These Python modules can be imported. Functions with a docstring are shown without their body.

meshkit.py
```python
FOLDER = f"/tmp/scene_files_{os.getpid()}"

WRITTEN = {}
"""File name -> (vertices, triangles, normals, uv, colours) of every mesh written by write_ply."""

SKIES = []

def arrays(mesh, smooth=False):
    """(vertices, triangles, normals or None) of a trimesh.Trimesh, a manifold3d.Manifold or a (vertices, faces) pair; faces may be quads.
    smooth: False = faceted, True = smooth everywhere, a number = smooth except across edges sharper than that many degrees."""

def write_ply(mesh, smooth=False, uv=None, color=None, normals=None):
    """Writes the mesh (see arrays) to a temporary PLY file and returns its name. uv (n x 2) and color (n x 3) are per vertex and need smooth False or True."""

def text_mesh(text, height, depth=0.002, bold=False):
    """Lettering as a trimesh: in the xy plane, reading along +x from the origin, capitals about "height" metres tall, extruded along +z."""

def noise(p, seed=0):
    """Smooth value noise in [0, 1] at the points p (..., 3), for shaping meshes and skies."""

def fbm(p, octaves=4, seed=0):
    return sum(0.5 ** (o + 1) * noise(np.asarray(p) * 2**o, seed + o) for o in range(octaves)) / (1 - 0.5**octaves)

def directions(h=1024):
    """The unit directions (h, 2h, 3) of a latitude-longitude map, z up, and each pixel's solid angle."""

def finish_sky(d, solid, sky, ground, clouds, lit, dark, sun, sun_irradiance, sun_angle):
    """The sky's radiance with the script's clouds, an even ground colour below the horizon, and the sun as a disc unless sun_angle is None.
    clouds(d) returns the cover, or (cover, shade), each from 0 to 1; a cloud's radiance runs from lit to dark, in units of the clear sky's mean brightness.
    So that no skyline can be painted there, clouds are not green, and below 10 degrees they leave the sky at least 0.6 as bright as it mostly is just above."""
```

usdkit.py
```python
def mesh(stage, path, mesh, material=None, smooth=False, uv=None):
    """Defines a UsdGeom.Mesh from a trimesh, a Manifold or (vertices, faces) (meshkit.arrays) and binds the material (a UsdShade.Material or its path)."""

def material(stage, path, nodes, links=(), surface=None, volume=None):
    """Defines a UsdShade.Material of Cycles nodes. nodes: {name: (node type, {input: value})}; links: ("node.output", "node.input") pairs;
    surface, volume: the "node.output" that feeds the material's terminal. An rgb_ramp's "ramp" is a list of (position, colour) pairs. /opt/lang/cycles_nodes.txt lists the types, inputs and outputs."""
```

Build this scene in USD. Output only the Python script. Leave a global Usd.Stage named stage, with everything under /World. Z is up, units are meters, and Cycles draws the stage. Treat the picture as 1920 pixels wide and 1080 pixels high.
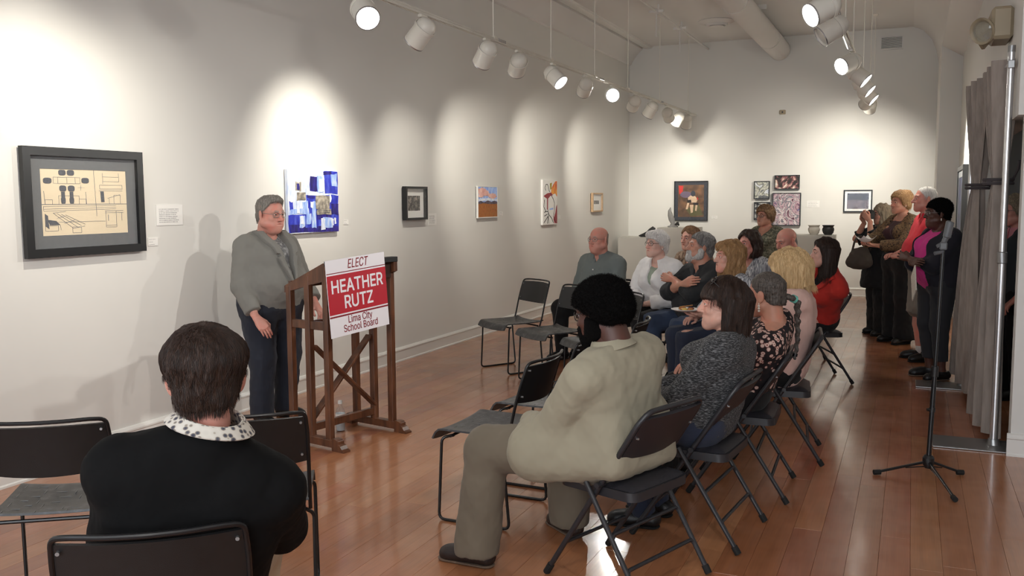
import math, random
import numpy as np, trimesh, manifold3d
from shapely.geometry import Polygon
import usdkit, meshkit
from pxr import Usd, UsdGeom, UsdLux, UsdShade, Sdf, Gf, Vt

stage = Usd.Stage.CreateInMemory()
UsdGeom.SetStageUpAxis(stage, 'Z'); UsdGeom.SetStageMetersPerUnit(stage, 1.0)
W = '/World'
UsdGeom.Xform.Define(stage, W); UsdGeom.Scope.Define(stage, W + '/Looks')
rnd = random.Random(7)
V3 = lambda *a: np.array(a, float)
def nrm(v):
    v = np.asarray(v, float); return v / (np.linalg.norm(v) + 1e-12)

# ------------------------------------------------------------------ camera, sky, lights, exposure
YAW, PITCH, ROLL, FPX = .4152, .0971, -.0059, 1700.0
CAM = V3(4.6375, 0, 1.6)
_F = V3(-math.sin(YAW) * math.cos(PITCH), math.cos(YAW) * math.cos(PITCH), -math.sin(PITCH))
_R = V3(math.cos(YAW), math.sin(YAW), 0); _U = np.cross(_R, _F)
_R, _U = _R * math.cos(ROLL) + _U * math.sin(ROLL), -_R * math.sin(ROLL) + _U * math.cos(ROLL)
cam = UsdGeom.Camera.Define(stage, W + '/view_camera')
cam.CreateHorizontalApertureAttr(36.0); cam.CreateVerticalApertureAttr(36.0 * 1080 / 1920)
cam.CreateFocalLengthAttr(36.0 * FPX / 1920); cam.CreateClippingRangeAttr(Gf.Vec2f(.05, 200))
cam.CreateExposureAttr(0.36)
_M = Gf.Matrix4d(*_R, 0, *_U, 0, *(-_F), 0, *CAM, 1)
cam.AddTransformOp().Set(_M)

win_light = UsdLux.RectLight.Define(stage, W + '/window_daylight')      # unseen window light behind the camera, placed to lift the ambient and lit backs
win_light.CreateWidthAttr(5.6); win_light.CreateHeightAttr(2.5); win_light.CreateIntensityAttr(5.0); win_light.CreateColorAttr(Gf.Vec3f(.86, .93, 1.0))
win_light.AddTranslateOp().Set(Gf.Vec3d(3.5, -2.97, 2.15)); win_light.AddRotateXOp().Set(90)
dome = UsdLux.DomeLight.Define(stage, W + '/evening_sky')
dome.CreateIntensityAttr(0.02); dome.CreateColorAttr(Gf.Vec3f(.75, .85, 1.0))

TRACK_Z = 3.0
def spot(name, pos, aim, power, cone=24, soft=.9, color=(1, .9, .74), radius=.035):
    """a spot lamp at the mouth of a track head"""
    l = UsdLux.SphereLight.Define(stage, f'{W}/{name}')
    l.CreateRadiusAttr(radius); l.CreateIntensityAttr(power); l.CreateColorAttr(Gf.Vec3f(*color)); l.CreateNormalizeAttr(True)
    s = UsdLux.ShapingAPI.Apply(l.GetPrim()); s.CreateShapingConeAngleAttr(cone); s.CreateShapingConeSoftnessAttr(soft)
    d = nrm(np.asarray(aim, float) - pos); z = -d; x = nrm(np.cross((0, 0, 1.0), z)); y = np.cross(z, x)
    l.AddTransformOp().Set(Gf.Matrix4d(*x, 0, *y, 0, *z, 0, *[float(c) for c in pos], 1))

# every track head: (track x, y along the track, aim point, lit?, power, cone, facing label)
XL, XR = 1.22, 4.06
WARM, COOL = (1, .945, .83), (1, .97, .91)
HEADS = [
 (XL, 5.31, (3.4, 3.3, .9), 9, 34, COOL, 'large white track spotlight at the left end of the left track, its bulb showing'),
 (XL, 6.12, (0, 6.33, 1.75), 17, 40, WARM, 'white track spotlight turned to the wall above the blue painting'),
 (XL, 7.24, (0, 8.03, 1.55), 8, 36, WARM, 'white track spotlight beside the first hanger rod, turned to the small black frame'),
 (XL, 7.93, (0, 9.75, 1.65), 17, 34, WARM, 'white track spotlight tilted to the landscape painting, fourth along the left track'),
 (XL, 8.83, (3.3, 8.4, .9), 8, 34, COOL, 'white track spotlight under the second hanger rod with its bright lens facing the seats'),
 (XL, 9.84, (0, 11.75, 1.75), 15, 36, WARM, 'white track spotlight turned to the tall orange and white painting'),
 (XL, 10.83, (4.4, 2.4, 1.5), 9, 34, COOL, 'dazzling white track spotlight glaring straight at the camera'),
 (XL, 11.81, (0, 13.8, 1.75), 15, 36, WARM, 'white track spotlight just right of the glaring one, facing away'),
 (XL, 12.67, (0, 13.2, 1.2), 0, 40, WARM, 'white track spotlight, fourth from the far end of the left track'),
 (XL, 13.59, (1.12, 15.7, 1.75), 15, 42, WARM, 'white track spotlight, third from the far end of the left track'),
 (XL, 14.30, (0, 15.2, 1.2), 0, 36, WARM, 'white track spotlight, second from the far end of the left track'),
 (XL, 14.86, (.9, 15.7, 1.6), 2.5, 44, WARM, 'last white track spotlight at the far end of the left track'),
 (XR, 6.55, (1.2, 4.3, 1.0), 24, 34, COOL, 'white track spotlight cut by the top of the picture, nearest on the right track'),
 (XR, 7.35, (2.2, 6.55, 1.6), 0, 30, COOL, 'wide white track spotlight with a dull grey lens beside the top edge of the picture'),
 (XR, 9.25, (1.0, 5.8, 1.0), 22, 30, COOL, 'white track spotlight with an oval bright lens facing left, below the silver coupling'),
 (XR, 10.1, (5.18, 10.0, 1.9), 26, 40, WARM, 'white track spotlight with a cream lens seen on edge, facing the drapes'),
 (XR, 11.1, (5.18, 11.0, 1.9), 36, 40, WARM, 'white track spotlight with a thin slanted bright lens, upper of two alike'),
 (XR, 12.1, (5.18, 12.0, 1.9), 36, 40, WARM, 'white track spotlight with a thin slanted bright lens, lower of two alike'),
 (XR, 12.95, (2.7, 15.7, 1.75), 15, 38, WARM, 'white track spotlight facing the far wall just below the slanted bright lenses'),
 (XR, 13.55, (3.75, 15.7, 1.8), 26, 40, WARM, 'lowest white track spotlight at the far end of the right track'),
 # unseen heads out of frame, placed to light the left wall, speaker and seats
 (XL, 3.55, (0, 3.75, 1.9), 12, 44, WARM, None), (XL, 2.2, (0, 2.3, 1.9), 7, 44, WARM, None), (XL, 4.4, (0, 4.45, 1.9), 3, 44, WARM, None),
 (XR, 3.0, (.6, 5.2, 1.0), 13, 32, COOL, None), (XR, 1.0, (3.0, 3.6, .5), 9, 34, COOL, None), (XR, -.6, (2.9, 1.7, .6), 4, 34, COOL, None),
]
SPOT_GAIN = 1.9
def head_axis(h):
    pivot = V3(h[0], h[1], TRACK_Z - .13); return pivot, nrm(V3(*h[2]) - pivot)
for i, h in enumerate(HEADS):
    if h[3]:
        p, d = head_axis(h)
        spot(f'track_lamp_{i:03d}', p + d * .145, p + d * 2, h[3] * SPOT_GAIN, h[4], 1.0, h[5])

# ------------------------------------------------------------------ helpers
used = {}
def numbered(parent, name):
    k = (parent, name); used[k] = used.get(k, -1) + 1
    return f'{parent}/{name}' if used[k] == 0 else f'{parent}/{name}_{used[k]:03d}'
def tag(path, label=None, cat=None, group=None, kind=None):
    p = stage.GetPrimAtPath(path)
    for k, v in (('label', label), ('category', cat), ('group', group), ('kind', kind)):
        if v: p.SetCustomDataByKey(k, v)
    return path
def obj(name, mesh, mat, parent=W, smooth=30, label=None, cat=None, group=None, kind=None):
    path = numbered(parent, name)
    usdkit.mesh(stage, path, mesh, mats[mat], smooth=smooth)
    return tag(path, label, cat, group, kind)
def thing(name, label=None, cat=None, loc=(0, 0, 0), rz=0, group=None, kind=None):
    path = numbered(W, name)
    x = UsdGeom.Xform.Define(stage, path)
    x.AddTranslateOp().Set(Gf.Vec3d(*[float(c) for c in loc])); x.AddRotateZOp().Set(math.degrees(rz))
    return tag(path, label, cat, group, kind)
def dup(src, loc, rz, label, group=None):
    name = src.split('/')[-1]
    path = numbered(W, name if not name[-4:-3] == '_' else name[:-4])
    x = UsdGeom.Xform.Define(stage, path)
    x.GetPrim().GetReferences().AddInternalReference(src)
    x.ClearXformOpOrder()
    x.AddTranslateOp().Set(Gf.Vec3d(*[float(c) for c in loc])); x.AddRotateZOp().Set(math.degrees(rz))
    x.GetPrim().SetInstanceable(True)
    cat = stage.GetPrimAtPath(src).GetCustomDataByKey('category')
    return tag(path, label, cat, group)

def box(x0, x1, y0, y1, z0, z1, bev=0.0):
    if bev <= 0:
        m = trimesh.creation.box([x1 - x0, y1 - y0, z1 - z0]); m.apply_translation([(x0 + x1) / 2, (y0 + y1) / 2, (z0 + z1) / 2]); return m
    pts = []
    for sx, X in ((1, x0), (-1, x1)):
        for sy, Y in ((1, y0), (-1, y1)):
            for sz, Z in ((1, z0), (-1, z1)):
                pts += [(X + sx * bev, Y + sy * bev, Z), (X + sx * bev, Y, Z + sz * bev), (X, Y + sy * bev, Z + sz * bev)]
    return trimesh.convex.convex_hull(np.array(pts))
def bar(a, b, w, d, up=(0, 0, 1), bev=.003):
    """a rectangular bar from a to b, w wide (across), d deep (along up)"""
    a, b = V3(*a), V3(*b); L = np.linalg.norm(b - a); t = (b - a) / L
    s = np.cross(t, up); s = nrm(s) if np.linalg.norm(s) > 1e-6 else V3(1, 0, 0); u = np.cross(s, t)
    m = box(-w / 2, w / 2, 0, L, -d / 2, d / 2, bev)
    T = np.eye(4); T[:3, 0], T[:3, 1], T[:3, 2], T[:3, 3] = s, t, u, a
    m.apply_transform(T); return m
cat_ = lambda ms: trimesh.util.concatenate(list(ms))
def fillet(pts, r, n=5):
    pts = [V3(*p) for p in pts]; out = [pts[0]]
    for a, b, c in zip(pts, pts[1:], pts[2:]):
        u, v = nrm(a - b), nrm(c - b); rr = min(r, np.linalg.norm(a - b) * .45, np.linalg.norm(c - b) * .45)
        p, q = b + u * rr, b + v * rr
        for t in np.linspace(0, 1, n): out.append((1 - t) ** 2 * p + 2 * t * (1 - t) * b + t * t * q)
    out.append(pts[-1]); return np.array(out)
def tube(pts, r, sides=10, round_=0.0, caps=True, closed=False):
    p = fillet(pts, round_) if round_ else np.array([V3(*q) for q in pts])
    if closed: p = np.vstack([p, p[:1]])
    t = np.gradient(p, axis=0)
    if closed: t[0] = t[-1] = p[1] - p[-2]
    t /= np.linalg.norm(t, axis=1, keepdims=True) + 1e-12
    r = np.broadcast_to(r, (len(p),))
    n = np.cross(t[0], (0, 0, 1.0)); n = nrm(n) if np.linalg.norm(n) > .05 else nrm(np.cross(t[0], (1.0, 0, 0)))
    rings, ang = [], np.arange(sides) * 2 * np.pi / sides
    for i in range(len(p)):
        n = nrm(n - t[i] * (n @ t[i])); b = np.cross(t[i], n)
        rings.append(p[i] + r[i] * (np.cos(ang)[:, None] * n + np.sin(ang)[:, None] * b))
    v = np.vstack(rings); f = []
    for i in range(len(p) - 1):
        for j in range(sides):
            k = (j + 1) % sides; a, b_, c, d = i * sides + j, i * sides + k, (i + 1) * sides + k, (i + 1) * sides + j
            f += [(a, b_, c), (a, c, d)]
    if caps and not closed:
        v = np.vstack([v, p[0], p[-1]]); m = len(v)
        for j in range(sides):
            k = (j + 1) % sides; f += [(m - 2, k, j), (m - 1, (len(p) - 1) * sides + j, (len(p) - 1) * sides + k)]
    return trimesh.Trimesh(v, np.array(f), process=False)
def lathe(prof, n=32):
    """prof: (radius, z) pairs from bottom to top"""
    return trimesh.creation.revolve(np.array(prof, float), sections=n)
def place(m, x=None, y=None, z=None, o=(0, 0, 0)):
    """columns x, y, z of a frame and its origin"""
    z = nrm(z); x = nrm(np.asarray(x, float) - z * (np.asarray(x, float) @ z)); T = np.eye(4)
    T[:3, 0], T[:3, 1], T[:3, 2], T[:3, 3] = x, np.cross(z, x), z, o
    m = m.copy(); m.apply_transform(T); return m
def sheet(fn, nu, nv, thick):
    """a thick curved sheet: fn(u, v) -> point for u, v in [0, 1]"""
    u, v = np.meshgrid(np.linspace(0, 1, nu), np.linspace(0, 1, nv), indexing='ij'); P = fn(u, v)
    du, dv = np.gradient(P, axis=0), np.gradient(P, axis=1); N = np.cross(du, dv); N /= np.linalg.norm(N, axis=2, keepdims=True) + 1e-12
    A, B = (P + N * thick / 2).reshape(-1, 3), (P - N * thick / 2).reshape(-1, 3); k = nu * nv; f = []
    idx = np.arange(k).reshape(nu, nv)
    a, b, c, d = idx[:-1, :-1].ravel(), idx[1:, :-1].ravel(), idx[1:, 1:].ravel(), idx[:-1, 1:].ravel()
    f = [np.stack([a, b, c], 1), np.stack([a, c, d], 1), np.stack([c, b, a], 1) + k, np.stack([d, c, a], 1) + k]
    rim = np.concatenate([idx[:-1, 0], idx[-1, :-1], idx[1:, -1][::-1], idx[0, 1:][::-1]]); nx = np.roll(rim, -1)
    f += [np.stack([rim, rim + k, nx], 1), np.stack([nx, rim + k, nx + k], 1)]
    return trimesh.Trimesh(np.vstack([A, B]), np.vstack(f), process=False)
def slab(poly, z0, z1):
    m = trimesh.creation.extrude_polygon(Polygon(poly), z1 - z0, engine='earcut'); m.apply_translation([0, 0, z0]); return m
def rrect(w, h, r, n=6):
    out = []
    for cx, cy, a0 in ((w / 2 - r, h / 2 - r, 0), (-w / 2 + r, h / 2 - r, 90), (-w / 2 + r, -h / 2 + r, 180), (w / 2 - r, -h / 2 + r, 270)):
        for a in np.radians(np.linspace(a0, a0 + 90, n)): out.append((cx + r * math.cos(a), cy + r * math.sin(a)))
    return out

# ------------------------------------------------------------------ materials
lin = lambda c: tuple(((x / 255) / 12.92 if x / 255 <= .04045 else ((x / 255 + .055) / 1.055) ** 2.4) for x in c)
mats = {}
def M(name, nodes, links, surface='p.BSDF'):
    mats[name] = usdkit.material(stage, f'{W}/Looks/{name}', nodes, links, surface=surface); return mats[name]
def plain(name, rgb, rough=.6, var=.06, scale=6, bump=0.0, bscale=60, metallic=0.0, coat=0.0, sheen=0.0, stretch=(1, 1, 1), spec=.5, **kw):
    """one colour with slight variation and fine relief"""
    c = np.array(lin(rgb)); a, b = c * (1 - var), np.clip(c * (1 + var), 0, 1)
    n = {'g': ('geometry', {}), 'mp': ('mapping', {'scale': stretch}), 'n': ('noise_texture', {'scale': scale, 'detail': 4}), 'r': ('rgb_ramp', {'ramp': [(.3, a), (.7, b)]}),
         'p': ('principled_bsdf', {'roughness': rough, 'metallic': metallic, 'coat_weight': coat, 'sheen_weight': sheen, 'specular_ior_level': spec, **kw})}
    l = [('g.position', 'mp.vector'), ('mp.vector', 'n.vector'), ('n.fac', 'r.fac'), ('r.color', 'p.base_color')]
    if bump:
        n['bn'] = ('noise_texture', {'scale': bscale, 'detail': 3}); n['b'] = ('bump', {'strength': bump, 'distance': .01})
        l += [('mp.vector', 'bn.vector'), ('bn.fac', 'b.height'), ('b.normal', 'p.normal')]
    return M(name, n, l)
def ramped(name, stops, scale=8, detail=4, rough=.8, stretch=(1, 1, 1), kind='noise', interp=True, distortion=0, sheen=0.0, bump=0.0, bscale=300, rot=(0, 0, 0), rnd_=.5, **kw):
    """a pattern: noise or voronoi through a colour ramp"""
    node = ('noise_texture', {'scale': scale, 'detail': detail, 'distortion': distortion}) if kind == 'noise' else ('voronoi_texture', {'scale': scale, 'feature': kind})
    out = 'n.fac' if kind == 'noise' else 'n.distance'
    if kind == 'cells': node = ('voronoi_texture', {'scale': scale, 'feature': 'f1'}); out = 'bw.val'
    n = {'g': ('geometry', {}), 'mp': ('mapping', {'scale': stretch, 'rotation': rot}), 'n': node, 'r': ('rgb_ramp', {'ramp': [(p, lin(c)) for p, c in stops], 'interpolate': interp}),
         'p': ('principled_bsdf', {'roughness': rough, 'sheen_weight': sheen, **kw})}
    l = [('g.position', 'mp.vector'), ('mp.vector', 'n.vector'), (out, 'r.fac'), ('r.color', 'p.base_color')]
    if kind == 'cells': n['bw'] = ('rgb_to_bw', {}); l += [('n.color', 'bw.color')]
    if bump:
        n['bn'] = ('noise_texture', {'scale': bscale, 'detail': 3}); n['b'] = ('bump', {'strength': bump, 'distance': .01})
        l += [('mp.vector', 'bn.vector'), ('bn.fac', 'b.height'), ('b.normal', 'p.normal')]
    return M(name, n, l)
def emit(name, rgb, strength):
    return M(name, {'p': ('emission', {'color': rgb, 'strength': strength})}, [], 'p.emission')

plain('wall_paint', (222, 220, 215), .75, .015, 1.2)
plain('ceiling_paint', (221, 218, 215), .85, .02, 1.0)
plain('trim_paint', (228, 226, 221), .4, .02, 2)
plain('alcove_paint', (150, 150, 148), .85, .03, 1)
plain('white_metal', (226, 222, 212), .35, .02, 4)
plain('mic_grey', (92, 94, 97), .45, .1, 30); plain('grey_metal', (150, 150, 150), .35, .05, 8, metallic=.8)
plain('silver_metal', (205, 205, 207), .28, .04, 8, metallic=.9)
plain('black_tube', (18, 18, 20), .35, .1, 10)
plain('black_plastic', (23, 23, 24), .42, .15, 30, .15, 500)
ramped('seat_plastic', [(.3, (38, 38, 40)), (.55, (56, 56, 58)), (.72, (84, 84, 86))], 26, 6, .38, bump=.15, bscale=400)
plain('seat_rib', (118, 118, 118), .5, .1, 60)
plain('fold_metal', (39, 39, 43), .4, .1, 20)
plain('fold_vinyl', (40, 39, 44), .42, .08, 25, .2, 420)
plain('rubber', (15, 15, 15), .8)
emit('lamp_glow', (1, .97, .9), 14.0)
emit('lamp_glow_soft', (1, .9, .68), 5.0)
emit('bowl_glow', (1, .96, .9), 9.0)
plain('dull_lens', (190, 188, 180), .3)
plain('track_paint', (214, 210, 200), .45)
for i, c in enumerate([(164, 108, 73), (169, 113, 77), (157, 101, 68), (166, 105, 74), (152, 94, 66), (174, 120, 83)]):
    k = np.array(lin(c))
    M(f'plank_oak_{i}', {'g': ('geometry', {}), 'mp': ('mapping', {'scale': (26, 1.4, 1), 'location': (i * 3.1, i * 7.7, 0)}), 'n': ('noise_texture', {'scale': 1.6, 'detail': 6, 'distortion': .6}),
        'mp2': ('mapping', {'scale': (160, 4, 1), 'location': (i, i, 0)}), 'n2': ('noise_texture', {'scale': 1, 'detail': 3}), 'mx': ('mix_float', {'fac': .35}),
        'r': ('rgb_ramp', {'ramp': [(.25, k * .8), (.5, k), (.75, np.clip(k * 1.16, 0, 1))]}), 'b': ('bump', {'strength': .04, 'distance': .002}), 'rn': ('noise_texture', {'scale': 2.2, 'detail': 3}),
        'rr': ('map_range', {'from_min': .3, 'from_max': .7, 'to_min': .2, 'to_max': .34}),
        'p': ('principled_bsdf', {'coat_weight': .5, 'coat_roughness': .12, 'specular_ior_level': .5})},
      [('g.position', 'mp.vector'), ('mp.vector', 'n.vector'), ('g.position', 'mp2.vector'), ('mp2.vector', 'n2.vector'), ('n.fac', 'mx.a'), ('n2.fac', 'mx.b'), ('mx.result', 'r.fac'), ('r.color', 'p.base_color'),
       ('n2.fac', 'b.height'), ('b.normal', 'p.normal'), ('g.position', 'rn.vector'), ('rn.fac', 'rr.value'), ('rr.result', 'p.roughness')])
plain('floor_gap', (92, 56, 36), .6)
ramped('lectern_wood', [(.3, (64, 36, 22)), (.5, (88, 52, 32)), (.7, (108, 66, 42))], 9, 5, .42, (3, 3, .5), coat_weight=.15, coat_roughness=.3)
plain('lectern_wood_dark', (48, 28, 20), .45, .12, 12)
plain('black_leatherette', (24, 24, 26), .5, .1, 20)
plain('sign_white', (226, 222, 226), .5, .01)
plain('sign_red', (176, 34, 48), .5, .02)
plain('sign_text_red', (128, 34, 44), .5, .02)
plain('paper_white', (236, 234, 230), .8, .01)
plain('print_grey', (176, 174, 174), .8)
plain('print_line', (104, 108, 120), .8)
plain('frame_black', (26, 27, 29), .35, .08)
plain('mat_grey', (108, 110, 112), .85, .03, 40)
plain('paper_cream', (224, 208, 180), .85, .03, 3)
plain('ink_dark', (62, 66, 76), .8, .25, 60); plain('ink_grey', (92, 94, 100), .8, .2, 160)
def clear(name, col, edge, base):
    M(name, {'t': ('transparent_bsdf', {'color': col}), 'g': ('glossy_bsdf', {'roughness': .03}), 'w': ('layer_weight', {'blend': .5}), 'pw': ('math', {'math_type': 'power', 'value2': 4.0}), 'ml': ('math', {'math_type': 'multiply_add', 'value2': edge, 'value3': base}), 'm': ('mix_closure', {})},
      [('w.facing', 'pw.value1'), ('pw.value', 'ml.value1'), ('ml.value', 'm.fac'), ('t.BSDF', 'm.closure1'), ('g.BSDF', 'm.closure2')], 'm.closure')
clear('pane_glass', (1, 1, 1), 0.35, 0.015)
clear('clear_plastic', (.93, .95, .97), 0.5, 0.05)
clear('lens_glass', (.97, .98, .98), 0.4, 0.02)
ramped('drape_cloth', [(.3, (136, 125, 117)), (.7, (158, 146, 137))], 5, 4, .9, (6, 6, 1), sheen=.1, bump=.15, bscale=500)
plain('drape_tie', (70, 64, 66), .8)
plain('beige_plastic', (158, 144, 120), .5, .04)
plain('plinth_paint', (196, 192, 184), .7, .02, 2)
# ------------------------------------------------------------------ the room
DEP, HGT, RW = 15.7, 4.235, 5.2
Y0 = -3.0; JOG = 6.3; XN = 6.9          # the room is wider near the camera, up to the jog
PL = .13
st = dict(kind='structure')
fl = thing('floor', 'glossy orange-brown oak strip floor of the gallery', None, kind='structure')
obj('subfloor', box(-.1, 7.4, Y0, DEP + .1, -.12, -.012), 'floor_gap', fl, smooth=False)
def plank(x0, x1, y0, y1):
    g, b, t = .0002, .0007, rnd.uniform(-.0002, .0002)
    xs, ys = (x0 + g, x1 - g), (y0 + g, y1 - g)
    v = [(x, y, -.012) for x in xs for y in ys] + [(x, y, t - .0016) for x in xs for y in ys] + [(x + (b if i == 0 else -b), y + (b if j == 0 else -b), t) for i, x in enumerate(xs) for j, y in enumerate(ys)]
    f = []
    for o in (0, 4): f += [(o, o + 4, o + 6), (o, o + 6, o + 2), (o + 1, o + 7, o + 5), (o + 1, o + 3, o + 7), (o, o + 1, o + 5), (o, o + 5, o + 4), (o + 2, o + 6, o + 7), (o + 2, o + 7, o + 3)]
    f += [(8, 10, 11), (8, 11, 9)]
    m = trimesh.Trimesh(v, f, process=False); m.fix_normals(); return m
planks = []
for i in range(-1, 54):
    x0 = max(i * PL, .0); x1 = (i + 1) * PL
    if i < 0: continue
    ymax = DEP if x1 <= RW + .02 else (9.2 if x1 > 5.3 else DEP)
    ymin = 1.6 - .9 * (x0 < 4) * 0
    y = ymin - rnd.uniform(0, 2.2)
    while y < ymax:
        L = rnd.choice((1.5, 2.1, 2.4, 2.7, 3.2)) * rnd.uniform(.9, 1.1)
        if y > 8: L *= 1.5
        y1 = min(y + L, ymax); y1 = ymax if ymax - y1 < .5 else y1
        c = V3((x0 + x1) / 2, (y + y1) / 2, 0) - CAM; d = c @ _F
        px = 960 + FPX * (c @ _R) / max(d, .1)
        size = PL * (y1 - y) / max(d, .3) ** 3 if (d > .3 and -300 < px < 2200) else 0
        planks.append((size, x0, x1, y, y1, rnd.choice((0, 0, 1, 1, 2, 3, 3, 4, 5)))); y = y1
planks.sort(key=lambda q: -q[0])
for s, *q, k in planks[:300]: obj('plank', plank(*q), f'plank_oak_{k}', fl, smooth=False)
for k in range(6):
    rest = [plank(*q) for s, *q, kk in planks[300:] if kk == k]
    if rest: obj('plank_rest', cat_(rest), f'plank_oak_{k}', fl, smooth=False, kind='stuff')
obj('plank_rest', box(0, 7, Y0, -.6, -.012, -.0005), 'plank_oak_0', fl, smooth=False, kind='stuff')

obj('wall_left', box(-.15, 0, Y0, DEP, 0, HGT), 'wall_paint', smooth=False, label='long white gallery wall on the left hung with pictures', **st)
obj('wall_back', box(-.15, 7.4, DEP, DEP + .15, 0, HGT), 'wall_paint', smooth=False, label='white far wall of the gallery', **st)
obj('wall_front', box(-.15, 7.4, Y0 - .15, Y0, 0, HGT), 'wall_paint', smooth=False, label='unseen white wall closing the room behind the camera for bounced light', **st)  # out of view, closes the room so light bounces back
OA, OB, OZ = 6.42, 8.95, 2.09
wr = thing('wall_right', 'white right wall with a wide opening behind the drapes', None, kind='structure')
obj('wall_panel', box(RW, RW + .16, OB, DEP, 0, HGT), 'wall_paint', wr, smooth=False)
obj('wall_header', box(RW, RW + .16, OA, OB, OZ, HGT), 'wall_paint', wr, smooth=False)
obj('pier', box(RW + .04, XN + .3, JOG - .02, OA, 0, OZ), 'wall_paint', wr, smooth=False)
obj('pier', box(RW, XN + .3, JOG - .02, OA, OZ, HGT), 'wall_paint', wr, smooth=False)
obj('near_wall', box(XN, XN + .15, Y0, JOG, 0, HGT), 'wall_paint', wr, smooth=False)  # out of view, closes the wider near part for bounced light
obj('corner_chase', box(4.93, RW, 13.95, DEP, 0, HGT), 'wall_paint', wr, smooth=False)
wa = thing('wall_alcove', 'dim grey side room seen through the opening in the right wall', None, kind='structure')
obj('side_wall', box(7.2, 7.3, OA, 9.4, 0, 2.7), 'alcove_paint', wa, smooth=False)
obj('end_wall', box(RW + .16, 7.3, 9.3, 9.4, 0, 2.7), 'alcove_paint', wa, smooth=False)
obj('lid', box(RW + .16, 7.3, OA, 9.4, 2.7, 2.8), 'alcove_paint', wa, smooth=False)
t = thing('window_1', 'unseen tall window behind the camera, placed to lift the room light', None, (3.5, Y0, 2.15), kind='structure')  # out of view, frames the rect light that lifts the ambient
obj('sash', cat_([box(-2.9, 2.9, .001, .06, 1.25, 1.36, .004), box(-2.9, 2.9, .001, .06, -1.36, -1.25, .004)]), 'trim_paint', t, smooth=False)
for x in (-2.85, -1.43, 0, 1.43, 2.85): obj('mullion', box(x - .04, x + .04, .001, .06, -1.25, 1.25, .004), 'trim_paint', t, smooth=False)
obj('ceiling', box(-.15, 7.4, Y0, DEP, HGT, HGT + .12), 'ceiling_paint', smooth=False, label='high off-white ceiling', **st)
def prism(poly, y0, y1):
    """polygon in x, z extruded along y"""
    m = slab(poly, y0, y1); v = m.vertices.copy(); m.vertices = np.stack([v[:, 0], v[:, 2], v[:, 1]], 1); m.invert(); m.fix_normals(); return m
obj('trim_1', prism([(0, 3.93), (.03, 3.945), (.06, 4.0), (.13, 4.1), (.23, 4.195), (.23, HGT), (0, HGT)], Y0, DEP), 'ceiling_paint', smooth=25, label='cove moulding along the top of the left wall', **st)
obj('trim_2', prism([(.26, HGT), (.27, 4.205), (.33, 4.195), (.4, 4.205), (.41, HGT)], Y0, DEP), 'trim_paint', smooth=25, label='flat ceiling moulding beside the left cove', **st)
obj('trim_3', prism([(4.56, HGT), (4.7, 4.17), (4.82, 4.03), (4.89, 3.86), (4.93, 3.66), (RW, 3.5), (RW, HGT)], JOG + .13, DEP), 'ceiling_paint', smooth=25, label='curved cove between the ceiling and the right wall', **st)
def baseboard(name, a, b, n, label):
    """profile along a-b, standing out along n"""
    prof = [(0, 0), (.022, 0), (.022, .012), (.016, .02), (.016, .105), (.022, .112), (.022, .122), (.012, .138), (0, .142)]
    a, b = V3(*a, 0), V3(*b, 0); t = nrm(b - a); L = np.linalg.norm(b - a)
    m = slab(prof, 0, L); v = m.vertices; n3 = V3(*n, 0)
    m.vertices = a + v[:, :1] * n3 + v[:, 1:2] * V3(0, 0, 1) + v[:, 2:] * t; m.fix_normals()
    obj(name, m, 'trim_paint', smooth=25, label=label, **st)
baseboard('baseboard_left', (0, Y0), (0, DEP), (1, 0), 'white moulded baseboard along the left wall')
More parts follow.
